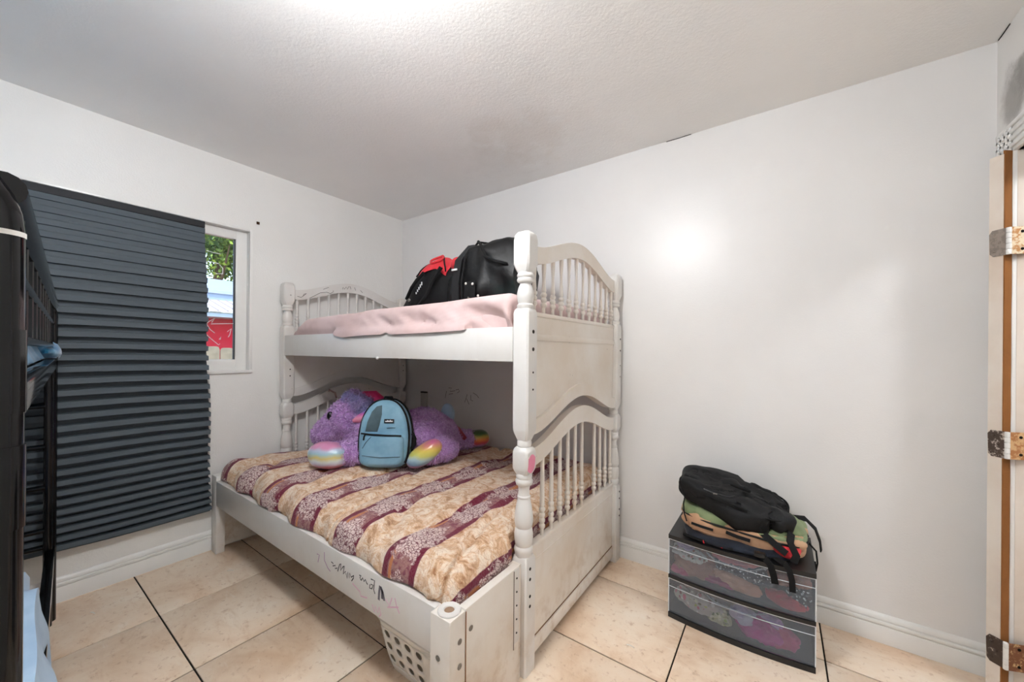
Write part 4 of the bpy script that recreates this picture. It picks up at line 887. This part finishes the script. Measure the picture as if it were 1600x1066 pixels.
# upper: black pack
kb = thing('black_backpack', 'black backpack lying on top of the pile on the plastic drawers', 'backpack', (2.68, -0.20, 0.50))
kc, kr, kt = (2.675, -0.205, 0.560), (0.222, 0.148, 0.062), (0.12, 0.20, -0.03)
soft(kc, kr, 3.8, 0.026, 51, kt, None, 7, 96, 54, 0.022).build('main_body', BKF, kb)
soft((2.60,-0.245,0.603), (0.130,0.108,0.030), 3.6, 0.018, 52, kt, None, 10, 60, 30, 0.016).build('front_pocket', BKF, kb)
soft((2.80,-0.225,0.548), (0.110,0.120,0.036), 3.0, 0.028, 53, (0.1,0.28,0), None, 11, 60, 30, 0.018).build('lower_pocket', BKF, kb)
MB().tube([on_ellipse(kc, (0.219,0.145,0.062), 3.8, kt, 2*PI*k/56, 0.25) for k in range(56)], 0.004, 6, closed=True).build('piping', STRAP, kb)
MB().tube([(2.56,-0.335,0.618),(2.62,-0.345,0.607),(2.68,-0.338,0.600),(2.70,-0.325,0.606)], 0.003, 6).build('zipper', BLACK, kb)
MB().box(2.618, 2.634, -0.351, -0.346, 0.604, 0.609, 0.001).build('zipper_pull', CHROME, kb)
MB().tube([(2.68,-0.26,0.635),(2.72,-0.28,0.632),(2.75,-0.265,0.620),(2.73,-0.24,0.622)], 0.007, 8).build('grab_loop', STRAP, kb)
MB().tube([(2.50,-0.335,0.575),(2.495,-0.348,0.53),(2.50,-0.356,0.49),(2.51,-0.352,0.455)], 0.003, 6).build('cord', STRAP, kb)

# ------------------------------------------------------------------ bags on the upper bunk
def bag_wedge(c, L, W, Hh, seed, prof, mat, name, parent, rot=0.0, amp=0.010):
    """profile prof(s)-> height factor along length s 0..1"""
    R = []; n = 40; E = Matrix.Rotation(rot, 3, 'Z')
    for i in range(31):
        s = i/30; h = Hh*prof(s); wv = W*(0.55+0.45*math.sin(PI*min(1, max(0, 0.08+0.84*s)))); ring = []
        for j in range(n):
            a = 2*PI*j/n; y = math.copysign(abs(math.cos(a))**0.75, math.cos(a))*wv/2; z = h*(0.5+0.5*math.copysign(abs(math.sin(a))**0.7, math.sin(a)))
            p = Vector(((s-0.5)*L, y, z)); k = amp*(nz(p.x*9+seed, p.y*9, p.z*9)+0.6*nz(p.x*21+seed, p.y*21, p.z*21)); p.y += k
            if z > 0.01: p.z += k
            ring.append(Vector(c)+E @ p)
        R.append(ring)
    return MB().loft(R).build(name, mat, parent, ang=60)
DUF = NT('black duffel nylon', 0.5, 0.4); _c = DUF.co(); DUF.col(DUF.mix(DUF.ss(DUF.noise(_c, 5, 3), 0.52, 0.66), lin((11,11,13)), lin((14,30,30)))); DUF.bump(DUF.noise(_c, 30, 4), 0.3, 0.006); DUF = DUF.m  # green sheen put into the colour as soft patches
db = thing('duffel_bag', 'large black duffel bag with studs on the pink upper mattress', 'bag', (1.62, -0.58, 1.465))
bag_wedge((1.525, -0.585, 1.462), 0.48, 0.34, 0.385, 5, lambda s: 0.60+0.40*smoothstep(0.05, 0.42, s)-0.05*smoothstep(0.7, 1, s), DUF, 'duffel_body', db, 0.0, 0.026)
MB().tube([(1.475,-0.766,1.47),(1.470,-0.772,1.60),(1.475,-0.750,1.73),(1.49,-0.66,1.842),(1.50,-0.55,1.856)], 0.006, 8).build('seam_piping', STRAP, db)
MB().tube([(1.49,-0.66,1.845),(1.57,-0.735,1.80),(1.63,-0.765,1.72),(1.69,-0.76,1.69),(1.735,-0.72,1.68)], 0.008, 8).build('seam_piping', STRAP, db)
MB().ribbon([(1.415,-0.758,1.48),(1.42,-0.766,1.60),(1.425,-0.748,1.73),(1.44,-0.66,1.83)], 0.05, [(0,-1,0),(0,-1,0.1),(0,-1,0.5),(0,-0.7,0.8)], 0.004).build('grey_side_band', fabric('charcoal band', (22,23,26)), db)
pt = MB().box(1.505, 1.575, -0.786, -0.774, 1.475, 1.600, 0.003).build('corner_patch', BKF, db)
for x, z in ((1.515,1.590),(1.562,1.584),(1.60,1.52),(1.615,1.50)):
    MB().blob((x, -0.788, z), (0.007,0.005,0.007), 2, nu=12, nv=8).build('stud', plain('bright stud', (226,222,216), 0.3), db)
MB().tube([(1.53,-0.79,1.50),(1.54,-0.796,1.515),(1.553,-0.79,1.505),(1.55,-0.79,1.488)], 0.004, 8).build('strap_ring', CHROME, db)
MB().box(1.398, 1.436, -0.776, -0.768, 1.672, 1.682, 0.001).build('white_logo_tab', plain('white print', (232,232,232), 0.6), db)
MB().blob((1.33, -0.60, 1.745), (0.06, 0.10, 0.05), 2.2, 0.01, 9, 3).build('red_lining', REDF, db)
rb = thing('sports_bag', 'black and red sports bag beside the duffel on the upper bunk', 'bag', (1.06, -0.55, 1.465))
def prof1(s): return 0.16+0.84*math.sin(PI*min(0.5, 0.62*s+0.02))**1.1 if s < 0.75 else 0.16+0.84*(1-1.5*(s-0.75))
bag_wedge((1.070, -0.56, 1.458), 0.50, 0.30, 0.345, 8, prof1, BKF, 'bag_body', rb, -0.05, 0.012)
def redp(u, v, off=0.007):
    s = 0.40+0.50*u; ang = math.radians(160-68*v); h = 0.345*prof1(s); wv = 0.30*(0.55+0.45*math.sin(PI*min(1, max(0, 0.08+0.84*s))))
    y = math.copysign(abs(math.cos(ang))**0.75, math.cos(ang))*wv/2; z = h*(0.5+0.5*abs(math.sin(ang))**0.7)
    q = Vector(((s-0.5)*0.5, y, z)); k = 0.012*(nz(q.x*9+8, q.y*9, q.z*9)+0.6*nz(q.x*21+8, q.y*21, q.z*21))+off+0.003*math.sin(u*11+v*5)
    q.y += k-2*off if k < 0 else (k if y > 0 else k-2*off); q.z += abs(k)*0.5+off
    return Vector((1.07, -0.56, 1.458))+Matrix.Rotation(-0.05, 3, 'Z') @ q
MB().grid(redp, 24, 14).build('red_panel', REDF, rb)
MB().tube([redp(0.02+0.96*k/20, 0.15+0.8*math.sin(PI*k/20), 0.010) for k in range(21)], 0.005, 6).build('piping', BKF, rb)
MB().tube([redp(0.62+0.16*math.cos(a), 0.5+0.3*math.sin(a), 0.012) for a in [2*PI*k/16 for k in range(16)]], 0.007, 8, closed=True).build('cord_loop', REDF, rb)
MB().tube([(0.95,-0.715,1.56),(1.02,-0.735,1.62),(1.08,-0.745,1.66),(1.13,-0.735,1.70)], 0.010, 8).build('carry_handle', STRAP, rb)
MB().tube([(0.92,-0.705,1.50),(1.0,-0.735,1.488),(1.10,-0.75,1.50),(1.17,-0.745,1.56),(1.21,-0.735,1.65),(1.26,-0.72,1.72)], 0.012, 8).build('shoulder_strap', STRAP, rb)
for k in range(5):
    x = 1.09+0.012*k; MB().box(x, x+0.006, -0.762, -0.757, 1.573+0.012*k, 1.585+0.014*k, 0.001).build('white_letter', SCRATCH, rb)
MB().blob((1.01, -0.745, 1.545), (0.012,0.006,0.010), 2, nu=10, nv=6).build('buckle', CHROME, rb)
UP = {'muzzle': (0.411, -0.916, 0.677), 'muzzle2': (0.452, -0.886, 0.72), 'head': (0.521, -0.837, 0.777), 'neck': (0.688, -0.78, 0.733), 'chest': (0.688, -0.817, 0.606), 'body1': (0.849, -0.702, 0.682), 'body2': (0.99, -0.602, 0.708), 'rump': (1.068, -0.596, 0.669), 'leg': (0.707, -0.913, 0.602), 'leg2': (0.752, -0.845, 0.582), 'hoofF': (0.548, -0.99, 0.576), 'eye': (0.514, -0.983, 0.813), 'earA': (0.7, -0.919, 0.796), 'earB': (0.75, -0.846, 0.824), 'earC': (0.781, -0.751, 0.872), 'mane1': (0.558, -0.86, 0.922), 'mane2': (0.621, -0.84, 0.892), 'mane3': (0.687, -0.818, 0.834), 'pinkA': (0.593, -0.786, 0.944), 'pinkB': (0.649, -0.746, 0.927), 'pinkC': (0.705, -0.706, 0.868), 'tag1': (0.393, -0.904, 0.957), 'tag2': (0.414, -0.889, 0.94), 'tag3': (0.435, -0.874, 0.914), 'thigh': (1.18, -0.626, 0.621), 'hoofR': (1.133, -0.721, 0.618), 'farleg': (1.075, -0.37, 0.632), 'hoofFar': (1.156, -0.263, 0.632), 'tail': (1.11, -0.419, 0.701), 'tail0': (1.089, -0.482, 0.747), 'bluewing': (1.06, -0.454, 0.812), 'bagtop': (0.958, -0.87, 0.932), 'bagbotL': (0.894, -0.989, 0.575), 'bagbotR': (1.114, -0.833, 0.569), 'bagbotM': (1.04, -0.935, 0.552)}
UP.update( {'hoofF': (0.783, -1.117, 0.643), 'leg': (0.836, -0.994, 0.64), 'leg2': (0.815, -0.874, 0.607), 'hoofR': (1.194, -0.776, 0.644), 'thigh': (1.224, -0.669, 0.637), 'farleg': (1.075, -0.37, 0.632), 'hoofFar': (1.156, -0.263, 0.632)} )
UP = {k: Vector(v) for k, v in UP.items()}
# ------------------------------------------------------------------ plush unicorn
def fur_mat(name, a, b, c=None):
    t = NT(name, 0.95, 0.1); co = t.co(); n = t.noise(co, 60, 4, 0.7)
    col = t.mix(t.ss(n, 0.35, 0.65), lin(b), lin(a))
    if c: col = t.mix(t.ss(t.noise(co, 5, 3), 0.45, 0.6), col, lin(c))
    t.col(col); t.set(t.b, 'Sheen Weight', 0.6); t.bump(t.noise(co, 110, 3, 0.7), 0.8, 0.01); return t.m
FUR = fur_mat('purple plush fur', (208, 164, 222), (176, 126, 192))
FUR2 = fur_mat('lilac plush fur', (226, 192, 236), (202, 162, 216))
MANE = fur_mat('blue violet mane fur', (180, 170, 222), (128, 120, 184), (196, 162, 218))
un = thing('plush_unicorn', 'large purple plush unicorn with rainbow hooves lying behind the blue backpack', 'plush toy', (0.95, -0.65, 0.567))
def merged(name, parts, mat, parent, voxel=0.012, sm=8, amp=0.006, zmin=0.566):
    mb = MB()
    for c, r in parts: mb.blob(c, r, 2.0, nu=24, nv=16)
    off = Vector((0,0,0)); q = parent
    while q is not None: off += q.location; q = q.parent
    me = bpy.data.meshes.new('tmp'); me.from_pydata([tuple(v) for v in mb.v], [], mb.f); me.validate()
    ob = bpy.data.objects.new('tmp', me); COL.objects.link(ob)
    m = ob.modifiers.new('r', 'REMESH'); m.mode = 'VOXEL'; m.voxel_size = voxel
    s = ob.modifiers.new('s', 'SMOOTH'); s.factor = 0.6; s.iterations = sm
    dg = bpy.context.evaluated_depsgraph_get(); dg.update()
    out = bpy.data.meshes.new_from_object(ob.evaluated_get(dg)); bpy.data.objects.remove(ob)
    nrm = [v.normal.copy() for v in out.vertices]
    for v, n in zip(out.vertices, nrm):
        k = amp*(nz(v.co.x*38, v.co.y*38, v.co.z*38)+0.6*nz(v.co.x*85, v.co.y*85, v.co.z*85))
        p = v.co+n*k
        if p.z < zmin: p.z = zmin
        v.co = p-off
    out.name = name; out.materials.clear(); out.materials.append(mat); out.shade_smooth()
    o = bpy.data.objects.new(name, out); COL.objects.link(o); o.parent = parent; return o
def tufts(name, src, mat, parent, count, ln, wd, seed, keep=None):
    """short fur blades on a surface (one mesh)"""
    rnd = random.Random(seed); me = src.data; off = Vector((0,0,0)); q = src.parent
    while q is not None: off += q.location; q = q.parent
    polys = list(me.polygons); ar = [p.area for p in polys]; pick = rnd.choices(polys, ar, k=count); mb = MB()
    for p in pick:
        c = Vector(p.center)+off; n = Vector(p.normal)
        if keep and not keep(c): continue
        if c.z < 0.575 and n.z < 0: continue
        j = Vector((rnd.gauss(0,1), rnd.gauss(0,1), rnd.gauss(0,1)-0.4)); tdir = (n+0.75*j.normalized()).normalized()
        s = tdir.cross(Vector((rnd.gauss(0,1), rnd.gauss(0,1), rnd.gauss(0,1)))).normalized()*wd
        c = c+Vector((rnd.uniform(-1,1), rnd.uniform(-1,1), rnd.uniform(-1,1)))*0.004
        L = ln*rnd.uniform(0.6, 1.3); mid = c+tdir*L*0.55+n*0.001; tip = c+(tdir+j*0.25).normalized()*L
        mb.add([c-s, c+s, mid+s*0.7, mid-s*0.7, tip], [(0,1,2,3), (3,2,4)])
    o = mb.build(name, mat, parent, fix=False); o['kind'] = 'stuff'; return o
P_ = UP
body = merged('body', [(P_['muzzle']+Vector((0.01,0,0.005)), (0.105,0.105,0.095)), (P_['muzzle2'], (0.11,0.11,0.10)), (P_['head'], (0.135,0.135,0.135)), (P_['head']+Vector((0.02,0.02,0.05)), (0.11,0.11,0.11)),
    (P_['neck'], (0.14,0.13,0.13)), (P_['chest']+Vector((0,0,0.05)), (0.13,0.13,0.10)), (P_['body1'], (0.17,0.15,0.14)), (P_['body2'], (0.165,0.165,0.155)), (P_['rump']+Vector((0,0,0.03)), (0.15,0.16,0.135)),
    (P_['leg2']+Vector((0,0,0.03)), (0.09,0.085,0.075)), (P_['leg'], (0.095,0.08,0.072)), ((P_['leg']+P_['hoofF'])/2, (0.08,0.07,0.066)),
    (P_['thigh']+Vector((0.0,0.02,0.02)), (0.085,0.085,0.075)), ((P_['thigh']+P_['hoofR'])/2, (0.07,0.07,0.06)), (P_['farleg'], (0.08,0.09,0.065)), ((P_['farleg']+P_['rump'])/2, (0.10,0.11,0.08)), ((P_['farleg']+P_['hoofFar'])/2, (0.065,0.07,0.058))], FUR, un)
tufts('fur', body, FUR2, un, 15000, 0.016, 0.0022, 3)
tufts('fur', body, FUR, un, 13000, 0.018, 0.0022, 4)
def rainbow(name, cols, axis, sc, rot=0.0):
    t = NT(name, 0.28, 0.6); co = t.co('Generated'); v = t.map(co, (1,1,1), rot=(0,0,rot)); s = t.sep(v)[axis]
    n = t.noise(co, 2.5, 2); f = t.M('ADD', t.M('MULTIPLY', s, sc), t.M('MULTIPLY', t.M('SUBTRACT', n, 0.5), 0.25))
    t.col(t.ramp(f, [(0.02+0.96*i/(len(cols)-1), lin(c)) for i, c in enumerate(cols)])); t.bump(t.noise(co, 5, 3), 0.25, 0.01)
    t.set(t.b, 'Sheen Weight', 0.2); return t.m
RB1 = rainbow('rainbow satin', [(196,90,96),(214,130,136),(196,196,214),(206,214,210),(214,196,120),(160,196,206),(176,190,210),(206,140,176),(206,130,170)], 2, 1.0)
RB2 = rainbow('rainbow satin warm', [(196,90,140),(120,160,190),(170,200,210),(206,206,110),(226,200,90),(220,150,120),(216,110,160)], 2, 1.0)
RB3 = rainbow('rainbow satin dark', [(60,90,120),(170,120,160),(190,60,70),(206,110,50),(176,150,60),(70,110,60),(60,80,50)], 2, 1.0)
def hoof(c, r, rot, mat, nm='hoof'):
    mb = MB(); mb.blob(c, r, 2.25, 0.004, 9, 2, 36, 24, zmin=0.567, rot=rot); return mb.build(nm, mat, un, ang=80)
CA = CAM_A
Rz = Matrix.Rotation(CA, 3, 'Z')
hoof(P_['hoofF'], (0.108, 0.075, 0.074), Rz @ Matrix.Rotation(0.12, 3, 'Y'), RB1)
hoof(P_['hoofR'], (0.112, 0.070, 0.056), Rz @ Matrix.Rotation(-0.60, 3, 'Y'), RB2)
hoof(P_['hoofFar'], (0.080, 0.062, 0.060), Rz @ Matrix.Rotation(-0.1, 3, 'Y'), RB3)
ey = MB().blob(P_['eye']+Vector((0.004,0.020,0.0)), (0.021,0.016,0.030), 2, nu=18, nv=12, rot=Rz); ey.build('eye', NT('gloss black eye', 0.08, 0.6, (0.006,0.005,0.007,1)).m, un)
mn = merged('mane', [(P_['mane1']+Vector((0.0,0.03,-0.01)), (0.055,0.05,0.05)), (P_['mane2']+Vector((0,0.03,-0.015)), (0.075,0.065,0.055)), (P_['mane3']+Vector((0,0.03,-0.01)), (0.075,0.065,0.065)), ((P_['mane3']+P_['neck'])/2+Vector((0,0.03,0.04)), (0.07,0.07,0.07))], MANE, un, 0.012, 4, 0.010)
tufts('mane_fur', mn, MANE, un, 6000, 0.034, 0.0026, 9)
SATP = plain('hot pink satin', (206, 44, 110), 0.35, 0.5, var=0.15, bump=0.3, bscale=20)
hornb = MB()
hornb.tube([P_['pinkA'], P_['pinkB'], P_['pinkC'], P_['pinkC']+Vector((0.05,0.03,-0.07))], [0.020, 0.046, 0.048, 0.03], 16); hornb.build('pink_wing', SATP, un)
EARM = rainbow('rainbow ear satin', [(226,120,150),(230,150,170),(196,90,170),(90,130,206),(110,180,210),(120,190,160)], 2, 1.0)
er_ = MB(); er_.tube([P_['earA'], P_['earA']*0.6+P_['earB']*0.4, P_['earB'], P_['earC']], [0.010, 0.026, 0.040, 0.045], 16); er_.build('ear', EARM, un)
MB().tube([P_['tag1'], P_['tag1']+Vector((0,0,0.012)), P_['tag2']+Vector((0.012,0.008,0.008)), P_['tag3']], 0.006, 8).build('brown_loop', plain('brown ribbon', (84,52,44), 0.6), un)
MB().tube([P_['tail0'], P_['tail'], P_['tail']+Vector((0.05,0.03,-0.05))], [0.035, 0.030, 0.012], 14).build('tail', plain('crimson satin', (150,30,66), 0.4, var=0.1), un)
MB().blob(P_['bluewing'], (0.035,0.05,0.075), 2.2, 0.006, 12, 5, 20, 14).build('pale_blue_wing', fabric('pale blue satin', (150,176,206)), un)

# ------------------------------------------------------------------ blue backpack leaning on the plush
BLB = fabric('dusty blue canvas', (136, 176, 196), (114, 156, 180), 0.8, 520, 0.3, 0.1)
BLD = fabric('grey mesh panel', (84, 104, 112), (66, 82, 88), 0.85, 520, 0.3, 0.0)  # darker grey blue for the panel, seams and stitched line
o0 = Vector((1.010, -0.905, 0.5665)); ex = Vector((math.cos(CA)*1.0, math.sin(CA), 0)).normalized(); ey_ = Vector((-math.sin(CA), math.cos(CA), 0))
lean = Matrix.Rotation(-0.12, 4, ex)
MBK = Matrix.Translation(o0) @ lean @ Matrix((ex, ey_, Vector((0,0,1)))).transposed().to_4x4()
bb = thing('blue_backpack', 'dusty blue school backpack with black piping standing against the plush unicorn', 'backpack', tuple(o0))
def bp_outline(k=1.0, n=60, hw=0.142, hh=0.385):
    pts = []
    for i in range(n):
        a = 2*PI*i/n; x = math.sin(a); z = -math.cos(a)
        if z < 0: X = hw*math.copysign(abs(x)**0.45, x); Z = 0.16+0.16*math.copysign(abs(z)**0.5, z)
        else: X = hw*math.copysign(abs(x)**0.85, x); Z = 0.16+(hh-0.16)*z**0.95
        pts.append((X*k, 0.19+(Z-0.19)*k))
    return pts
R = []
for k, y in ((0.74,-0.072),(0.90,-0.068),(0.98,-0.052),(1.0,-0.03),(1.0,0.035),(0.96,0.055),(0.8,0.06)):
    R.append([(x+0.004*nz(x*14, z*14, y*9), y+0.006*nz(x*11, z*11, 2), z) for x, z in bp_outline(k)])
MB(MBK).loft(R).build('main_body', BLB, bb, ang=60)
pk = []
for k, y in ((1.0,-0.060),(1.0,-0.082),(0.93,-0.094),(0.80,-0.098)):
    pk.append([(x*k, y+0.004*nz(x*16, z*16, 5), 0.105+(z-0.105)*k) for x, z in [(0.122*math.copysign(abs(math.sin(a))**0.4, math.sin(a)), 0.105-0.088*math.copysign(abs(math.cos(a))**0.4, math.cos(a))) for a in [2*PI*i/48 for i in range(48)]]])
po = MB(MBK).loft(pk).build('front_pocket', BLB, bb, ang=60)
MB(MBK).tube([(-0.112,-0.096,0.196),(-0.05,-0.099,0.190),(0.02,-0.099,0.186),(0.112,-0.096,0.184)], 0.0045, 8).build('zipper', STRAP, po)
MB(MBK).tube([(-0.088,-0.102,0.192),(-0.092,-0.106,0.176),(-0.094,-0.104,0.160)], 0.004, 6).build('zipper_pull', STRAP, po)
MB(MBK).tube([(-0.10,-0.099,0.115),(-0.08,-0.102,0.150),(-0.055,-0.100,0.178)], 0.0018, 6).build('seam', BLD, po)
MB(MBK).tube([(-0.10,-0.098,0.075),(0.0,-0.102,0.066),(0.11,-0.098,0.070)], 0.0018, 6).build('seam', BLD, po)
MB(MBK).tube([(x*1.005, -0.045, z) for x, z in bp_outline(0.985)[8:53]], 0.0075, 8).build('piping', STRAP, bb)
MB(MBK).tube([(x*1.01, 0.02, z) for x, z in bp_outline(1.0)[8:53]], 0.008, 8).build('piping', STRAP, bb)
pan = [(x, z) for x, z in [(-0.098,0.205),(-0.088,0.26),(-0.066,0.315),(-0.040,0.345),(-0.012,0.352),(-0.010,0.30),(-0.020,0.24),(-0.030,0.205)]]
MB(MBK).prism(pan, 'y', -0.0755, -0.070).build('mesh_panel', BLD, bb)
lbp = MB(MBK).box(0.006, 0.062, -0.0775, -0.071, 0.252, 0.275, 0.002).build('label_patch', BLACK, bb)
for k, (x, w_, h_) in enumerate(((0.013,0.009,0.006),(0.023,0.007,0.010),(0.031,0.006,0.007),(0.038,0.007,0.011),(0.046,0.009,0.007))):
    MB(MBK).box(x, x+w_, -0.0782, -0.0772, 0.259, 0.259+h_).build('white_print', SCRATCH, lbp)
MB(MBK).tube([(0.022,-0.0752,0.225),(0.045,-0.0756,0.227),(0.070,-0.0745,0.226)], 0.0016, 6).build('stitched_line', BLD, bb)
MB(MBK).tube([(-0.03,0.0,0.378),(-0.02,0.0,0.398),(0.02,0.0,0.398),(0.03,0.0,0.378)], 0.006, 8).build('top_loop', STRAP, bb)
MB(MBK).ribbon([(0.145,0.0,0.10),(0.165,-0.01,0.13),(0.168,-0.01,0.16),(0.150,0.0,0.19)], 0.018, (0,-1,0), 0.003).build('side_strap', STRAP, bb)

# ------------------------------------------------------------------ outside the window
yard = struct('ground_yard', MB().box(-30, -0.3, -25, 25, -0.4, -0.2), plain('dry grass', (120, 116, 84), 0.95, 0.1, var=0.2))
fn = thing('wooden_fence', 'weathered wooden fence boards outside the window', 'fence', (-3.0, -0.3, -0.2))
FW = plain('weathered board', (150, 138, 118), 0.9, 0.1, var=0.25, bump=0.4, bscale=25)
bd = None
for k in range(26):
    y = -3.0+k*0.152
    if bd is None:
        w2 = 0.07; z1 = 1.262; b_ = MB()
        b_.prism([(-w2,0.0),(w2,0.0),(w2,z1-0.035),(w2-0.012,z1-0.008),(w2-0.035,z1),(-w2+0.035,z1),(-w2+0.012,z1-0.008),(-w2,z1-0.035)], 'x', -0.010, 0.010)
        b_.v = [v+Vector((-3.0,-0.3,-0.2)) for v in b_.v]
        bd = b_.build('board', FW, fn); o = bd
        z1 += 0.2
        for v in bd.data.vertices: v.co.z = v.co.z*1.155
    else: o = bd.copy(); COL.objects.link(o); o.parent = fn
    o.location = (0.004*math.sin(k*2.1), y+0.3, 0.012*math.sin(k*1.7))
for z in (0.2, 1.0): MB().box(-3.06, -3.012, -3.1, 1.0, z, z+0.09).build('fence_rail', FW, fn)
ho = thing('red_shed', 'red painted house with a white ribbed metal eave outside the window', 'building', (-6.6, 0.5, -0.2))
MB().box(-9.5, -6.6, -5.5, 6, -0.2, 1.98).build('wall', plain('red stucco', (190, 34, 54), 0.8, 0.2, var=0.06), ho)
ev = MB().box(-6.6, -6.05, -5.6, 6.1, 1.86, 1.955).build('fascia', plain('grey blue fascia', (170, 184, 200), 0.6), ho)
rf = MB(); rf.loft([[(-6.0,y,1.955),(-6.0,y,1.975),(-7.15,y,2.30),(-7.15,y,2.28)] for y in (-5.6, 6.1)])
ro = rf.build('metal_eave_roof', plain('white metal roof', (214, 214, 216), 0.4, 0.5, var=0.02), ho)
rib0 = None
for k in range(70):
    y = -5.4+k*0.16
    if rib0 is None: rib0 = MB().loft([[(-5.995,y,1.972),(-5.995,y+0.03,1.972),(-5.995,y+0.022,1.996),(-5.995,y+0.008,1.996)],[(-7.15,y,2.296),(-7.15,y+0.03,2.296),(-7.15,y+0.022,2.32),(-7.15,y+0.008,2.32)]]).build('roof_rib', plain('grey rib', (150, 140, 144), 0.5), ro)
    else: r2 = rib0.copy(); COL.objects.link(r2); r2.parent = ro; r2.location = (0, k*0.16, 0)
MB().box(-7.35, -7.15, -5.6, 6.1, 2.20, 2.46).build('parapet', plain('blue grey parapet', (136, 152, 176), 0.7), ho)
up_ = MB(); up_.loft([[(-7.10,y,2.44),(-7.10,y,2.50),(-9.6,y,3.12),(-9.6,y,3.06)] for y in (-5.6, 6.1)]); up_.build('upper_roof', plain('light grey shingle', (150, 160, 178), 0.8, 0.2, var=0.05, bump=0.3, bscale=12), ho)
LEAF = NT('tree leaves', 0.5, 0.4); rl_ = LEAF.n('ObjectInfo', 'Random'); LEAF.col(LEAF.mix(LEAF.ss(LEAF.noise(LEAF.co(), 1.6, 3), 0.35, 0.65), lin((58, 92, 40)), lin((150, 176, 70)))); LEAF.set(LEAF.b, 'Subsurface Weight', 0.0); LEAF = LEAF.m
BARK = plain('bark', (96, 80, 64), 0.95, 0.1, var=0.2)
def tree(label, c, R_, n, seed, h0):
    tr = thing('leafy_tree', label, 'tree', (c[0], c[1], -0.2), 'trees behind the red house'); rnd = random.Random(seed)
    MB().tube([(c[0],c[1],-0.2),(c[0]+0.1,c[1],h0*0.5),(c[0],c[1]+0.1,h0)], [0.2,0.15,0.08], 10).build('trunk', BARK, tr)
    for k in range(7):
        a = 2*PI*k/7; MB().tube([(c[0],c[1],h0*0.6),(c[0]+R_*0.4*math.cos(a),c[1]+R_*0.4*math.sin(a),h0*0.8),(c[0]+R_*0.75*math.cos(a),c[1]+R_*0.75*math.sin(a),h0+0.3*math.sin(k))], [0.06,0.04,0.015], 8).build('branch', BARK, tr)
    mb = MB()
    cl = [(Vector((c[0],c[1],h0))+Vector((rnd.gauss(0,0.45),rnd.gauss(0,0.45),rnd.gauss(0,0.34)))*R_) for _ in range(34)]
    for _ in range(n):
        p = rnd.choice(cl)+Vector((rnd.gauss(0,1),rnd.gauss(0,1),rnd.gauss(0,1)))*R_*0.13
        d = Vector((rnd.gauss(0,1),rnd.gauss(0,1),rnd.gauss(0,1))).normalized(); s = d.orthogonal().normalized(); L = rnd.uniform(0.08,0.16)
        mb.add([p, p+d*L*0.5+s*L*0.28, p+d*L, p+d*L*0.5-s*L*0.28], [(0,1,2,3)])
    mb.build('foliage', LEAF, tr, smooth=False, kind='stuff', fix=False)
tree('leafy green tree rising behind the grey roof', (-11.5, 1.9, 0), 1.7, 9000, 11, 4.3)
tree('second leafy tree behind the grey roof, nearer the shade edge', (-15.5, 0.2, 0), 1.7, 6000, 12, 3.6)
tree('third leafy tree half hidden by the window frame', (-16.0, 5.6, 0), 2.0, 7000, 13, 4.2)
